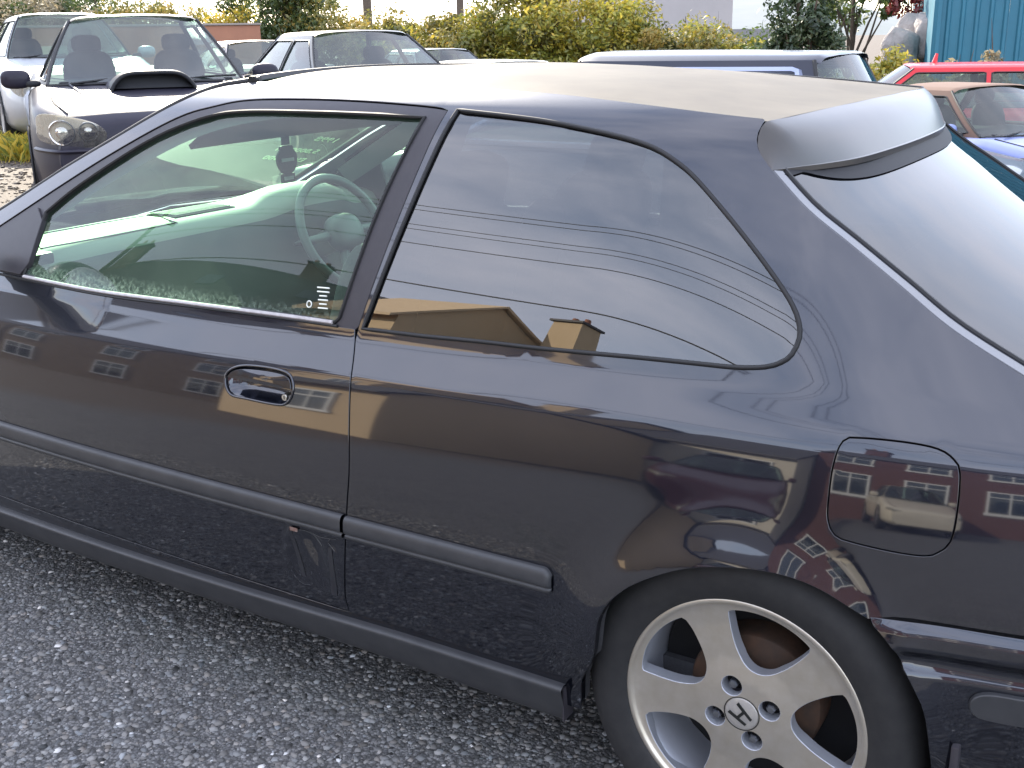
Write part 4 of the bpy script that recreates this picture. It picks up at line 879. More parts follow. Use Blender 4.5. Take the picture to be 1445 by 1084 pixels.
panel('grille', cr([(-.26, .70), (-.30, .64), (-.24, .585), (0, .575), (.24, .585), (.30, .64), (.26, .70), (0, .715)], .03, True), fs(.008), M_cdark, sub, step=.04, flange=.01)
# scoop: hood with an open mouth
def scoop():
    G = []
    for x, hw_, h0 in ((1.02, .30, .015), (1.12, .315, .07), (1.25, .31, .115), (1.36, .30, .125), (1.40, .295, .118)):
        zb = np.interp(x, [.98, 1.95], [.935, .815]); G.append([(x, k*hw_, zb+.012+h0*(1-abs(k)**5)) for k in np.linspace(-1, 1, 25)])
    G = np.array(G); o = grid('bonnet_scoop', G, P_sub, sub, flip=True)
    lip = G[-1]; tube('scoop_lip', lip+[.004, 0, 0], .013, M_cdark, o, n=8)
    inn = lip.copy(); inn[:, 0] -= .12; inn[:, 2] = np.maximum(inn[:, 2]-.02, np.interp(1.3, [.98, 1.95], [.935, .815])+.01)
    low = lip.copy(); low[:, 2] = np.interp(1.38, [.98, 1.95], [.935, .815])+.022
    grid('scoop_mouth', np.array([lip, inn, low]), M_cdark, o)
scoop()
P_sil = paint('silver_car_paint', (.42,.44,.47), .3, .6)
x_, y_ = bg(104, 15.2); make_car('silver_estate', 'silver car parked beyond the scooped saloon, in front of the terracotta wall', (x_-.86*.9, y_+.51*.9), NH, L=4.5, H=1.50, belt=.98, nose=.74, cowl=.98, boot=1.1, tailz=1.0, wsb=.9, wst=.35, rwt=-1.6, rwb=-1.95, pm=P_sil, scale=1.1)
x_, y_ = bg(392, 17); make_car('rose_saloon', 'low pinkish-grey saloon behind the two dark saloons, below the terracotta wall', (x_-.86*.9, y_+.51*.9), NH, H=1.36, hw=.84, belt=.88, pm=paint('rose_grey_paint', (.30,.24,.23), .3, .5))
P_olv = paint('dark_bronze_paint', (.028,.028,.022), .25, .4)
x_, y_ = bg(556, 11.2); make_car('bronze_saloon', 'dark bronze-black four-door saloon with a rounded roof and blue-grey windscreen', (x_-.86*.9, y_+.51*.9), NH, L=4.6, hw=.88, H=1.48, belt=.96, nose=.72, cowl=.95, wsb=.95, wst=.15, rwt=-.95, rwb=-1.75, pm=P_olv, splits=(-.30,), scale=1.02)
x_, y_ = bg(655, 19); make_car('grey_coupe', 'low grey coupe just showing past the bronze saloon, by the hedge', (x_-.86*.9, y_+.51*.9), NH, H=1.33, hw=.84, belt=.86, pm=paint('mid_grey_paint', (.16,.17,.18), .3, .5))
x_, y_ = bg(770, 12.8); make_car('white_sports_car', 'low white sports car with sun glinting off its roof, left of the navy estate', (x_-.86*.9, y_+.51*.9), NH, L=4.0, H=1.25, hw=.82, belt=.84, nose=.60, cowl=.82, boot=.86, tailz=.76, pm=paint('white_car_paint', (.62,.60,.52), .3))
# the estate in the next bay
P_nav = paint('deep_navy_paint', (.010,.014,.030), .2)
M_lil = mat('pale_blue_window_frame', (.34,.38,.52), .28, .6)
make_car('navy_estate', 'deep navy estate car with pale blue window frames in the bay beyond the hatchback', (-2.45, 3.75), math.pi, L=4.4, hw=.84, H=1.40, belt=.90, nose=.66, cowl=.88, boot=.92, tailz=.80, wsb=.92, wst=.02, rwt=-1.25, rwb=-1.45, pm=P_nav, splits=(-.45,), rubm=M_lil, rubr=.020, wr=.30)
P_red = paint('bright_red_paint', (.55,.012,.022), .25)
x_, y_ = bg(1345, 13.2)
red, _ = make_car('red_hatchback', 'bright red hatchback with a roof spoiler parked before the blue shed', (x_, y_), math.atan2(-.30, -.95), L=3.8, hw=.82, H=1.40, belt=.92, nose=.66, cowl=.90, boot=.94, tailz=.84, wsb=.95, wst=.35, rwt=-1.25, rwb=-1.6, pm=P_red, splits=(-.40,))
grid('roof_spoiler', np.array([[(x, k*.52, z+.012*(1-k*k)) for k in np.linspace(-1, 1, 11)] for x, z in ((-1.22, 1.392), (-1.35, 1.385), (-1.50, 1.395), (-1.55, 1.40), (-1.54, 1.385), (-1.38, 1.34), (-1.26, 1.33))]), P_red, red, sharp=40)
tube('aerial_base', [(.1, 0, 1.40), (.08, 0, 1.50)], [.03, .015], P_red, red, n=8)
P_sky = paint('light_blue_paint', (.16,.20,.40), .22, .3)
x_, y_ = bg(1425, 10.6)
conv, _ = make_car('blue_convertible', 'light blue convertible with a brown fabric top and broad bonnet', (x_-.86*.55+.3, y_+.51*.55), NH, L=3.95, hw=.82, H=1.22, belt=.80, nose=.58, cowl=.80, boot=.82, tailz=.72, wsb=.62, wst=.08, rwt=-.55, rwb=-1.0, pm=P_sky, frame=mat('brown_fabric', (.16,.10,.075), .9), splits=())
for c in conv.children:
    if c.name.startswith('roof'): c.data.materials[0] = MATS['brown_fabric']
P_dkb = paint('dark_blue_paint', (.020,.034,.085), .2)
make_car('dark_blue_saloon', 'dark blue car with its low bonnet showing past the hatchback tailgate', (2.15, 6.4), math.pi, L=4.5, hw=.86, H=1.40, belt=.92, nose=.70, cowl=.90, wsb=.95, wst=.2, rwt=-.95, rwb=-1.55, pm=P_dkb)
# cars behind the viewer, seen in the paintwork
make_car('maroon_hatchback', 'maroon hatchback parked outside the brick house', (-3.4, -11.0), R(75), pm=paint('maroon_paint', (.05,.014,.018), .25), L=4.0, H=1.42)
make_car('cream_saloon', 'cream saloon parked outside the brick house beside a maroon car', (.4, -12.0), R(80), pm=paint('cream_paint', (.55,.50,.40), .25))

# ================================================================== walls, sheds, houses
def wpos(px, D, z=0.): x, y = bg(px, D); return Vector((x, y, z))
def wall_run(a, b, z0, z1, th, name, m, parent=None, cap=None):
    a = np.array(a[:2]); b = np.array(b[:2]); d = b-a; ln = np.linalg.norm(d); an = math.atan2(d[1], d[0]); c = (a+b)/2
    return box(name, (c[0], c[1], (z0+z1)/2), (ln, th, z1-z0), m, parent, .008, 1, an)
M_terra = mat('terracotta_render', (.40,.19,.115), .85, noise=(1.2, (.30,.14,.09), .7), bump=(40, .25, .01))
ta, tb = wpos(-190, 25), wpos(378, 28.5); tm = [ta.lerp(tb, k) for k in np.linspace(0, 1, 6)]
tw = empty('terracotta_wall', ((ta.x+tb.x)/2, (ta.y+tb.y)/2, 0), 0, 'long terracotta fence wall of flat panels below the hedge', 'wall')
off = Vector(tw.location)
for i in range(5):
    a, b = tm[i]-off, tm[i+1]-off; d = (b-a).normalized()
    wall_run(a+d*.03, b-d*.03, -.4, 1.72, .10, 'wall_panel', M_terra, tw)
    box('wall_post', (a.x, a.y, .68), (.12, .16, 2.2), M_terra, tw, .01, 1, math.atan2(d.y, d.x))
wall_run(tm[0]-off, tm[-1]-off, 1.722, 1.77, .18, 'coping', mat('grey_coping', (.30,.26,.23), .8), tw)
# low broken wall of concrete blocks
M_blk = mat('plum_grey_block', (.15,.095,.095), .9, noise=(6, (.23,.16,.15), .7), bump=(50, .5, .01))
M_blk2 = mat('dusky_block', (.19,.125,.115), .9, noise=(7, (.12,.08,.08), .7), bump=(50, .5, .01))
ba, bb = wpos(-150, 18.5), wpos(62, 18.0); d = (bb-ba).normalized(); an = math.atan2(d.y, d.x)
bw = empty('block_wall', ((ba.x+bb.x)/2, (ba.y+bb.y)/2, float(gz(ba.x, ba.y))), an, 'low unfinished wall of plum-grey concrete blocks with a stepped top', 'wall')
ln = (bb-ba).length
proto = {}
for m_, k in ((M_blk, 0), (M_blk2, 1)):
    proto[k] = box('block', (0, 0, 0), (.40, .20, .205), m_, None, .012, 1); proto[(k, 'h')] = box('block', (0, 0, 0), (.19, .20, .205), m_, None, .012, 1)
for row in range(6):
    x = -ln/2+(.0 if row % 2 else -.21); top = row >= 4
    while x < ln/2:
        half = rng.random() < .22; wdt = .21 if half else .42
        lim = {4: ln/2-.30, 5: ln/2-.55}.get(row, ln/2+.2)
        if x < lim:
            p = proto[(int(rng.random() < .45), 'h') if half else int(rng.random() < .45)]; o = p.copy(); COL.objects.link(o); o.parent = bw
            o.location = (x+wdt/2, rng.normal(0, .006), .105+row*.215); o.rotation_euler = (0, 0, rng.normal(0, .012))
        x += wdt
for p in proto.values(): bpy.data.objects.remove(p)
# blue profiled-steel shed
M_shed = mat('blue_profiled_steel', (.035,.17,.24), .5, .2, noise=(2, (.03,.13,.19), .6))
p0 = wpos(1330, 19.5); shd = empty('blue_steel_shed', (p0.x, p0.y, -.6), 0, 'tall blue corrugated steel shed behind the red hatchback', 'shed')
dv = Vector((_r.x*.96-_hf.x*.28, _r.y*.96-_hf.y*.28, 0)).normalized(); dn = Vector((-dv.y, dv.x, 0))
prof = []; u = 0
for k in range(34): prof += [(u, 0), (u+.13, 0), (u+.155, .035), (u+.195, .035), (u+.22, 0)]; u += .22
for pn in range(6):
    sub_ = prof[pn*25:(pn+1)*25+1]
    G = np.array([[(dv.x*a-dn.x*b-dn.x*.003*(pn % 2), dv.y*a-dn.y*b-dn.y*.003*(pn % 2), z) for z in (0, 2.2, 3.5)] for a, b in sub_]); grid('cladding_sheet', G, M_shed, shd, smooth=False)
tube('corner_flashing', [(0, 0, 0), (0, 0, 3.5)], .07, M_shed, shd, n=6)
G = np.array([[(dn.x*a, dn.y*a, z) for z in (0, 3.5)] for a in (0, 8)]); grid('side_wall', G, M_shed, shd, smooth=False)
for z in (2.62,):
    for k in range(11):
        b_ = blob('fixing', (dv.x*(.175+.22*2*k)-dn.x*.05, dv.y*(.175+.22*2*k)-dn.y*.05, z), (.02, .02, .02), M_wrim, shd, 1., 8, 6)
grid('shed_roof', np.array([[(0, 0, 3.5), (dn.x*8, dn.y*8, 4.2)], [(dv.x*7.5, dv.y*7.5, 3.5), (dv.x*7.5+dn.x*8, dv.y*7.5+dn.y*8, 4.2)]]), M_shed, shd, smooth=False)

def house(name, label, loc, rz, L, Dp, eave, ridge, wallm, roofm, wins=(), chim=(), sky_=(), door=None, gable_over=.15, cat='house'):
    """local: front faces +Y, ridge along X, gables at +-X; wins=(face, u, z, w, h)"""
    r = empty(name, loc, rz, label, cat); l, d = L/2, Dp/2
    V = [(-l,-d,0), (l,-d,0), (l,d,0), (-l,d,0), (-l,-d,eave), (l,-d,eave), (l,d,eave), (-l,d,eave), (-l,0,ridge), (l,0,ridge)]
    mesh('wall', V, [(0,1,5,4), (2,3,7,6), (1,2,6,9,5), (3,0,4,8,7)], wallm, r, False)
    ro = .3; sl = (ridge-eave)/d
    for s in (-1, 1):
        e = (s*(d+ro), eave-ro*sl); V = []
        for x in (-l-gable_over, l+gable_over): V += [(x, e[0], e[1]+.05), (x, 0, ridge+.05), (x, 0, ridge+.17), (x, e[0], e[1]+.17)]
        F = [(0,1,2,3), (7,6,5,4), (0,4,5,1), (3,2,6,7), (0,3,7,4), (1,5,6,2)]; rf = mesh('roof', V, F, roofm, r, False)
        if s > 0:
            for (u, f, w, h) in sky_:
                y = e[0]*(1-f); z = e[1]+.20+(ridge-e[1])*f; an_ = math.atan2(ridge-e[1], -e[0]*1.0)
                k = box('skylight', (0, 0, 0), (w, h, .08), mat('skylight_glass', (.02,.025,.03), .08, 0, 1), rf, .01, 1); k.location = (u, y, z); k.rotation_euler = (-math.atan(sl), 0, 0)
    for (face, u, z, w, h) in wins:
        wm = mat('house_window_glass', (.03,.04,.05), .06, 0, 1); fm = mat('white_window_frame', (.7,.7,.68), .5)
        ax = {'f': ((u, d+.02, z), 0), 'b': ((u, -d-.02, z), 0), 'l': ((-l-.02, u, z), math.pi/2), 'r': ((l+.02, u, z), math.pi/2)}[face]
        o = bpy.data.objects.new('window', None); link(o, r); o.location = ax[0]; o.rotation_euler = (0, 0, ax[1])
        box('pane', (0, 0, 0), (w, .03, h), wm, o)
        for (cx, cz, sx2, sz2) in ((0, h/2, w+.12, .07), (0, -h/2, w+.16, .09), (-w/2, 0, .07, h-.08), (w/2, 0, .07, h-.08), (0, 0, .05, h-.08), (0, h*.18, w-.08, .045)):
            box('frame', (cx, .0, cz), (sx2, .09 if sx2 != .05 else .07, sz2), fm, o)
    for (u, v, w, dd, z) in chim:
        c = box('chimney', (u, v, (ridge-1.6+z)/2), (w, dd, z-ridge+1.6), wallm, r, .01, 1); box('chimney_cap', (u, v, z+.06), (w+.16, dd+.16, .12), roofm, c, .01, 1)
        for q in (-.25, .25): lathe('chimney_pot', [(.11, 0), (.13, .05), (.10, .3), (.09, .32)], mat('clay_pot', (.30,.13,.08), .8), c, 12, c=(0, 0, 0)).location = (u+q*w, v, z+.12)
        for q in c.children:
            if q.name.startswith('chimney_pot'): q.rotation_euler = (R(90), 0, 0)
    return r
M_tan = mat('sandy_render', (.56,.42,.26), .85, noise=(.8, (.47,.35,.21), .6), bump=(20, .2, .01))
M_brn = mat('brown_stone', (.17,.125,.09), .9, noise=(2.5, (.24,.19,.14), .7), bump=(9, .5, .03))
M_brk = mat('red_brick_wall', (.10,.042,.034), .85, noise=(14, (.15,.07,.055), .7))
M_slate = mat('slate_roof', (.055,.052,.055), .6, noise=(6, (.09,.085,.08), .6), bump=(14, .4, .02))
M_cream = mat('cream_render', (.60,.55,.46), .85, noise=(.9, (.5,.46,.38), .6))
HZ2 = R(17); HZ = math.atan2(.86, .51)-math.pi/2     # fronts face (.51,.86)
house('sandy_house', 'sandy rendered house with a sandy tiled roof across the road', (-13.9, -18.6, 0), R(17.5), 3.6, 4.6, 6.2, 8.2, M_tan, mat('sandy_tiles', (.60,.45,.28), .8, noise=(5, (.48,.35,.21), .6)), [('f', -.9, 1.5, 1.0, 1.3), ('f', .8, 4.3, .9, 1.2), ('r', 0, 1.6, 1.4, 1.3)])
house('chimney_cottage', 'low sandy cottage with one tall square chimney beside the sandy house', (-10.0, -18.6, 0), R(17.5), 3.4, 4.4, 4.4, 6.0, M_tan, M_slate, [('f', -.8, 1.5, .9, 1.2), ('f', .8, 1.5, .9, 1.2)], [(-.6, 0, 1.0, .8, 8.2)], cat='cottage')
house('brown_stone_terrace', 'long brown stone terrace with skylights in its slate roof across the road', (-33, -24, 0), HZ, 24, 9, 8.0, 12.0, M_brn, M_slate, [('f', -10.5+4.2*k, z, 1.4, 1.6) for k in range(6) for z in (1.6, 4.2, 6.7)], [(-5, 0, 1.1, .7, 13.4), (7, 0, 1.1, .7, 13.4)], [(-8, .5, 1.1, 1.5), (-3, .5, 1.1, 1.5), (2.5, .5, 1.1, 1.5), (8, .5, 1.1, 1.5)])
house('sandy_garage', 'low sandy rendered garage with a slate roof across the road', (-8.9, -12.9, 0), HZ2, 4.2, 5, 2.2, 3.3, M_tan, M_slate, [('f', .6, 1.3, 1.0, .9)], cat='garage')
house('red_brick_house', 'red brick house with white-framed windows across the road', (1.6, -17.5, 0), HZ2-.1, 7.5, 7, 4.6, 6.6, M_brk, M_slate, [('f', -2.3+2.3*k, z, 1.2, 1.3) for k in range(3) for z in (1.5, 3.7)], [(-2.6, 0, .9, .7, 7.8)])
house('cream_bungalow', 'cream rendered bungalow standing between the sandy and brick houses', (-4.9, -17.6, 0), HZ2, 5.5, 6, 2.6, 4.6, M_cream, M_slate, [('f', -1.2, 1.4, 1.3, 1.1), ('f', 1.2, 1.4, 1.3, 1.1), ('l', 0, 1.4, 1.2, 1.1)], cat='bungalow')
p = wpos(890, 62); house('grey_flat_block', 'pale grey building with a parapet rising behind the hedge', (p.x, p.y, -1), _yaw+.5, 7.0, 9, 5.2, 5.35, mat('pale_grey_render', (.40,.37,.36), .85, noise=(.5, (.33,.31,.30), .6)), mat('grey_parapet', (.28,.27,.27), .8), [], cat='building', gable_over=.25)
p = wpos(1062, 75); house('slate_roofed_house', 'distant house of which the dark slate roof shows left of the ivy tree', (p.x, p.y, -1.2), _yaw+.15, 3.2, 4, 1.6, 2.55, M_brk, M_slate, [])
# poles and wires
M_pole = mat('weathered_pole', (.10,.075,.055), .9, noise=(8, (.16,.125,.09), .6))
def pole(label, x, y, h, arm=0.):
    o = empty('utility_pole', (x, y, 0), arm, label, 'pole'); tube('shaft', [(0, 0, -.3), (0, 0, h)], [.14, .10], M_pole, o, n=12); box('crossarm', (0, 0, h-.45), (1.9, .10, .12), M_pole, o, .01)
    for q in (-.85, -.45, .45, .85): lathe('insulator', [(.03, 0), (.05, .03), (.03, .08), (.045, .10), (0, .14)], mat('glazed_insulator', (.5,.48,.44), .2), o, 10, c=(0, 0, 0)).location = (q, 0, h-.36)
    for c in o.children:
        if c.name.startswith('insulator'): c.rotation_euler = (R(90), 0, 0)
    return o
q = wpos(529, 34); pole('wooden utility pole rising from the hedge behind the bronze saloon', q.x, q.y, 9.5, .6)
q = wpos(659, 40); pole('thinner utility pole further along the hedge, beyond the grey coupe', q.x, q.y, 9.0, .6)
A1, A2 = Vector((-22, -12, 0)), Vector((9, -10.5, 0))
pole('utility pole beside the brown stone terrace', A1.x, A1.y, 9.6, math.pi/2); pole('utility pole beside the red brick house', A2.x, A2.y, 9.2, math.pi/2)
M_wire = mat('black_cable', (.01,.01,.01), .6)
for k, (dy, za, zb, sag, r_) in enumerate(((-.85, 9.35, 8.95, .7, .012), (-.45, 9.35, 8.95, .75, .012), (.45, 9.35, 8.95, .7, .012), (.85, 9.35, 8.95, .8, .012), (.1, 8.3, 8.0, .9, .014), (0, 7.2, 6.6, 1.2, .022))):
    t = np.linspace(0, 1, 40); tag(tube('overhead_wire', np.stack([A1.x+(A2.x-A1.x)*t, A1.y+(A2.y-A1.y)*t+dy, za+(zb-za)*t-sag*4*t*(1-t)], 1), r_, M_wire, None, n=5), 'black overhead cable strung between the poles across the road', 'cable', 'overhead cables across the road')
# hills
def hills():
    a = np.linspace(R(60), R(175), 70); G = []
    for r_, f in ((620, 0), (700, .55), (820, 1.)):
        G.append([(r_*math.cos(k), r_*math.sin(k), -6+f*(17+9*math.sin(k*7+.6)+6*math.sin(k*17)+3*math.sin(k*41))) for k in a])
    h = grid('hills', np.array(G), mat('hazy_wooded_hills', (.17,.19,.20), .95, noise=(.02, (.12,.15,.14), .7)), None, flip=True); h['kind'] = 'structure'
hills()

# ================================================================== vegetation
def leaf_mat(name, cols, trans=.35):
    m = bpy.data.materials.new(name); m.use_nodes = True; t = m.node_tree; t.nodes.clear(); N = t.nodes.new; K = t.links.new
    o = N('ShaderNodeOutputMaterial'); at = N('ShaderNodeAttribute'); at.attribute_name = 'tone'; r = N('ShaderNodeValToRGB'); e = r.color_ramp.elements
    e[0].position = 0; e[0].color = (*cols[0], 1); e[1].position = 1; e[1].color = (*cols[-1], 1)
    for i, c in enumerate(cols[1:-1]): q = e.new((i+1)/(len(cols)-1)); q.color = (*c, 1)
    K(at.outputs['Fac'], r.inputs[0]); d = N('ShaderNodeBsdfDiffuse'); tl_ = N('ShaderNodeBsdfTranslucent'); gl_ = N('ShaderNodeBsdfGlossy'); gl_.inputs['Roughness'].default_value = .45
    mx_ = N('ShaderNodeMixShader'); mx_.inputs[0].default_value = trans; m2 = N('ShaderNodeMixShader'); m2.inputs[0].default_value = .05
    K(r.outputs[0], d.inputs[0]); K(r.outputs[0], tl_.inputs[0]); K(d.outputs[0], mx_.inputs[1]); K(tl_.outputs[0], mx_.inputs[2]); K(mx_.outputs[0], m2.inputs[1]); K(gl_.outputs[0], m2.inputs[2]); K(m2.outputs[0], o.inputs[0])
    return m
LM = {'olive': leaf_mat('olive_autumn_leaves', [(.07,.08,.02), (.17,.17,.04), (.31,.25,.05), (.42,.28,.06)]),
      'gold': leaf_mat('golden_leaves', [(.13,.16,.03), (.28,.28,.04), (.48,.38,.045), (.58,.41,.05)]),
      'green': leaf_mat('mid_green_leaves', [(.035,.06,.018), (.08,.12,.03), (.16,.19,.05)]),
      'ivy': leaf_mat('ivy_leaves', [(.018,.035,.016), (.035,.06,.025), (.07,.10,.04), (.16,.19,.10)], .2),
      'red': leaf_mat('red_leaves', [(.14,.02,.02), (.28,.05,.04), (.36,.10,.07)]),
      'pale': leaf_mat('pale_dry_leaves', [(.16,.14,.08), (.34,.29,.18), (.46,.40,.28)])}
M_bark = mat('brown_bark', (.07,.05,.035), .95, noise=(10, (.12,.09,.065), .6))
def plant(name, label, cat, x, y, z0, kind, rad, h, n, leaf, group=None, clumps=26, trunk=.05, base=.0, twigs=10, flat=1., seed=0, fill=.55):
    """crown of single leaves gathered in clumps, on stems"""
    g_ = np.random.default_rng(seed+int(abs(x*31+y*17))); o = empty(name, (x, y, z0), 0, label, cat, group)
    cc = []
    while len(cc) < clumps:
        p = g_.uniform(-1, 1, 3); rr = np.linalg.norm(p)
        if rr < 1 and rr > .25: cc.append(p)
    cc = np.array(cc)*np.array([rad, rad*flat, (h-base)/2])*.86+[0, 0, base+(h-base)/2]; cs = g_.uniform(.35, 1., clumps)*rad*fill
    ct = g_.normal(0, .16, clumps)
    k = g_.integers(0, clumps, n); v = g_.normal(size=(n, 3)); v /= np.linalg.norm(v, axis=1, keepdims=True)
    P = cc[k]+v*(cs[k]*g_.random(n)**.45)[:, None]*[1, 1, .85]; P[:, 2] = np.maximum(P[:, 2], .02)
    nr = v*.6+g_.normal(size=(n, 3))*.6+[0, 0, .35]; nr /= np.linalg.norm(nr, axis=1, keepdims=True)
    u_ = np.cross(nr, g_.normal(size=(n, 3))); u_ /= np.linalg.norm(u_, axis=1, keepdims=True); w_ = np.cross(nr, u_); s = leaf*(.6+.8*g_.random(n))[:, None]
    V = np.stack([P-u_*s, P+w_*s*.45+nr*s*.1, P+u_*s, P-w_*s*.45+nr*s*.1], 1).reshape(-1, 3)
    me = bpy.data.meshes.new('crown'); F = np.arange(4*n); me.vertices.add(4*n); me.vertices.foreach_set('co', V.reshape(-1)); me.loops.add(4*n); me.loops.foreach_set('vertex_index', F); me.polygons.add(n); me.polygons.foreach_set('loop_start', np.arange(n)*4); me.polygons.foreach_set('loop_total', np.full(n, 4)); me.update()
    tn = np.clip(.45+ct[k]+g_.normal(0, .2, n), 0, 1); ca = me.color_attributes.new('tone', 'FLOAT_COLOR', 'POINT'); col = np.repeat(np.stack([tn, tn, tn, np.ones(n)], 1), 4, 0); ca.data.foreach_set('color', col.reshape(-1)); me.materials.append(LM[kind])
    link(bpy.data.objects.new('crown', me), o)
    tube('trunk', [(0, 0, -.2), (g_.normal(0, .04), g_.normal(0, .04), h*.35), (g_.normal(0, .1), g_.normal(0, .1), h*.8)], [trunk, trunk*.7, trunk*.25], M_bark, o, n=7)
    for i in range(twigs):
        e = cc[g_.integers(0, clumps)]; b0 = np.array([0, 0, h*g_.uniform(.1, .45)]); mid = (b0+e)/2+g_.normal(0, .06*rad, 3); top = e+(e-b0)*g_.uniform(.05, .45)
        tube('branch', [b0, mid, e, top], [trunk*.45, trunk*.35, trunk*.2, trunk*.05], M_bark, o, n=5)
    return o
HG = 'shrubs of the hedge behind the parked cars'
KW = {'olive': 'olive and ochre autumn shrub', 'gold': 'golden yellow shrub', 'green': 'mid-green leafy shrub', 'pale': 'pale feathery dry shrub'}
for px, D, kind, w, h, where in ((-60, 30, 'green', 2.3, 3.2, 'above the far end of the terracotta wall'), (20, 31, 'pale', 1.6, 2.7, 'above the terracotta wall over the block wall'), (95, 31, 'pale', 1.3, 2.5, 'above the silver car roof'), (60, 34, 'green', 2.4, 3.4, 'behind the two pale dry shrubs'), (150, 33, 'green', 2.2, 3.2, 'behind the scooped saloon, beside a pale dry shrub'), (215, 32, 'olive', 1.7, 2.35, 'behind the middle of the scooped saloon roof'), (285, 32.5, 'olive', 1.9, 2.15, 'below the gap where the hills show'), (340, 31.5, 'gold', 1.6, 2.3, 'above the end of the terracotta wall'), (385, 30, 'green', 1.5, 3.5, 'at the end of the terracotta wall behind the pinkish saloon'), (430, 30, 'green', 1.6, 3.6, 'behind the left shoulder of the bronze saloon'), (480, 30, 'olive', 1.8, 2.9, 'left of the wooden pole behind the bronze saloon'),
          (545, 29, 'olive', 1.5, 2.2, 'at the foot of the wooden utility pole'), (600, 28, 'gold', 1.6, 2.0, 'behind the bronze saloon windscreen, right of the wooden pole'), (650, 27.5, 'olive', 1.6, 2.3, 'behind the low grey coupe'), (700, 26.5, 'gold', 1.7, 2.7, 'right of the thinner pole'), (745, 26, 'olive', 1.6, 2.8, 'behind the white sports car'), (790, 25.5, 'gold', 1.7, 3.2, 'tallest in front of the grey building'), (830, 26, 'olive', 1.5, 3.0, 'before the left edge of the grey building'), (870, 25, 'gold', 1.5, 2.7, 'before the middle of the grey building'), (915, 25, 'olive', 1.6, 2.5, 'at the foot of the grey building'), (960, 25, 'olive', 1.5, 2.1, 'low beside the right corner of the grey building'), (1010, 25, 'gold', 1.6, 2.0, 'low behind the navy estate roof'), (1060, 25, 'green', 1.4, 1.9, 'low in front of the distant slate roof')):
    x, y = bg(px, D); plant('hedge_shrub', KW[kind]+' '+where, 'shrub', x, y, float(gz(x, y)), kind, w, h, 11000, .055, HG, seed=px, base=-.2, clumps=34, fill=.42)
for px, D, h, wh in ((640, 30, 3.0, 'next to the thinner utility pole'), (560, 31, 2.9, 'just right of the wooden utility pole'), (975, 27, 2.4, 'beside the grey building'), (1020, 27, 2.0, 'above the navy estate roof')):
    x, y = bg(px, D); plant('bare_sapling', 'thin straggly sapling '+wh, 'sapling', x, y, -.2, 'olive', .8, h, 350, .05, 'thin saplings in the hedge', clumps=16, twigs=16, trunk=.03, seed=px)
x, y = bg(1143, 19); plant('ivy_tree', 'dense dark green ivy-clad stump tree left of the blue shed', 'tree', x, y, -.5, 'ivy', .66, 2.9, 14000, .05, None, clumps=80, trunk=.12, base=-.1, twigs=4, fill=.55)
x, y = bg(1080, 20); plant('ivy_shrub', 'rounded light green shrub at the foot of the ivy-clad tree', 'shrub', x, y, -.5, 'green', .75, 1.85, 3600, .05, clumps=30, fill=.5, base=-.1)
x, y = bg(1212, 25); plant('young_ash_tree', 'young green tree with an open crown behind the ivy-clad tree', 'tree', x, y, -.5, 'green', 1.1, 4.2, 2200, .07, clumps=22, base=1.2, trunk=.07, fill=.35)
x, y = bg(1300, 24); plant('red_leaved_tree', 'small tree with dark red leaves beside the blue shed', 'tree', x, y, -.5, 'red', .75, 3.3, 1500, .06, clumps=18, base=1.3, trunk=.05, fill=.35)
for px, D, kind, w, h, lab in ((1232, 17.5, 'gold', .75, 1.85, 'bright yellow-flowered weed clump right of the ivy-clad tree'), (1285, 17.5, 'gold', .8, 1.75, 'yellow-green weed clump behind the red hatchback roof'), (1318, 16.8, 'olive', .6, 1.65, 'olive weed clump by the corner of the blue shed'), (1366, 16.6, 'pale', .38, 1.6, 'pale leafy sapling in front of the blue shed'), (1432, 15.5, 'pale', .6, 1.75, 'large pale leafy shrub at the end of the blue shed')):
    x, y = bg(px, D); plant('weed_clump', lab, 'shrub', x, y, float(gz(x, y))-.05, kind, w, h, 2200, .045, clumps=26, fill=.42, base=-.1)
for i, (px, D, s) in enumerate(((1282, 22, .42), (1303, 22.5, .55), (1322, 22, .40))):
    x, y = bg(px, D); o = blob('boulder', (0, 0, 0), (s*.8, s*.6, s), mat('pale_quarry_stone', (.38,.34,.31), .9, noise=(3, (.22,.20,.19), .8), bump=(5, .8, .1)), None, .75, 16, 10); o.location = (x, y, .95+.12*i)
    vv = np.empty(len(o.data.vertices)*3); o.data.vertices.foreach_get('co', vv); vv = vv.reshape(-1, 3); vv *= 1+.16*np.sin(vv[:, :1]*13+i)*np.cos(vv[:, 1:2]*11+vv[:, 2:]*9); o.data.vertices.foreach_set('co', vv.reshape(-1)); o.data.update()
    tag(o, ['lowest pale quarry boulder, beside the young green tree', 'largest pale quarry boulder, below the red-leaved tree', 'pale quarry boulder against the corner of the blue shed'][i], 'boulder', 'pale boulders heaped beside the blue shed')
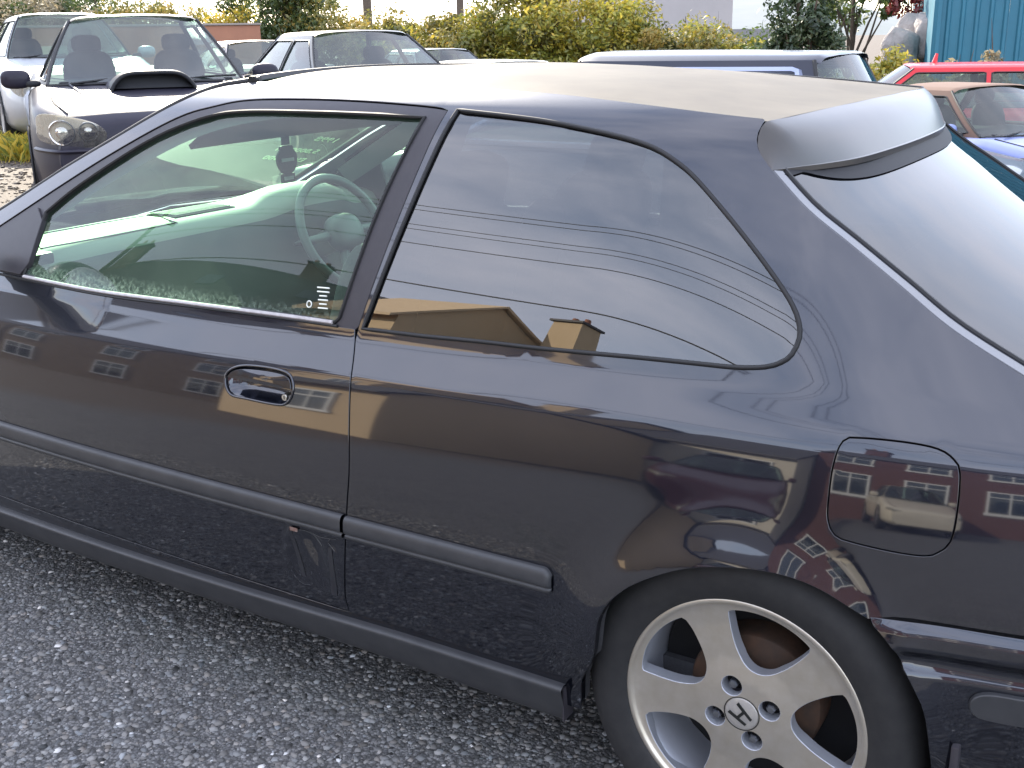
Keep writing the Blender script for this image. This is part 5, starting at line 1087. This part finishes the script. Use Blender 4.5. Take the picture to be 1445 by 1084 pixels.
# grass tufts on the gravel
def tuft(px, D, n, kind, label):
    x, y = bg(px, D); V = []; F = []; T = []
    for i in range(n):
        a = rng.uniform(0, 6.28); r_ = abs(rng.normal(0, .28)); bx, by = r_*math.cos(a), r_*math.sin(a)*.7; h = rng.uniform(.10, .30); ln_ = rng.normal(0, .10, 2); k = len(V); w = .006
        V += [(bx-w, by, 0), (bx+w, by, 0), (bx+ln_[0]*.5, by+ln_[1]*.5, h*.7), (bx+ln_[0]*1.2, by+ln_[1]*1.2, h)]; F += [(k, k+1, k+2), (k+2, k+1, k+3)]; T += [rng.random()]*4
    o = mesh('grass_tuft', V, F, LM[kind], None, False); ca = o.data.color_attributes.new('tone', 'FLOAT_COLOR', 'POINT'); ca.data.foreach_set('color', np.array([(t, t, t, 1) for t in T]).reshape(-1)); o.location = (x, y, float(gz(x, y))-.01); tag(o, label, 'grass'); o['kind'] = 'stuff'
tuft(22, 13.0, 900, 'gold', 'sunlit yellow-green grass tuft on the gravel beside the scooped saloon')
tuft(-20, 13.6, 700, 'gold', 'second yellow-green grass tuft on the gravel, further from the scooped saloon')
tuft(30, 15.5, 400, 'pale', 'dry straw-coloured grass tuft in front of the block wall')
# tag hanging from the hatchback's mirror
tgm = mat('black_card', (.02,.02,.024), .6); ht = empty('hanging_air_freshener', (-1.652, 0, 1.0), 0, 'black card air freshener on a ribbon hanging inside the dark hatchback', 'air freshener')
box('ribbon', (0, 0, .135), (.004, .030, .09), tgm, ht); o_ = cr([(-.022, .088), (.022, .088), (.026, .078), (.038, .064), (.040, .046), (.034, .030), (.018, .014), (-.018, .014), (-.034, .030), (-.040, .046), (-.038, .064), (-.026, .078)], .006, True)
V = [(s*.003, a, b) for s in (-1, 1) for a, b in o_]; n = len(o_); mesh('card', V, [tuple(range(n))[::-1], tuple(range(n, 2*n))]+[(i, (i+1) % n, n+(i+1) % n, n+i) for i in range(n)], tgm, ht, False)
box('card_base', (0, 0, 0), (.006, .052, .026), tgm, ht); box('print_band', (.0042, 0, .050), (.0012, .05, .009), mat('grey_print', (.35,.36,.36), .6), ht); box('print_label', (.0042, 0, .0), (.0012, .038, .010), MATS['grey_print'], ht)
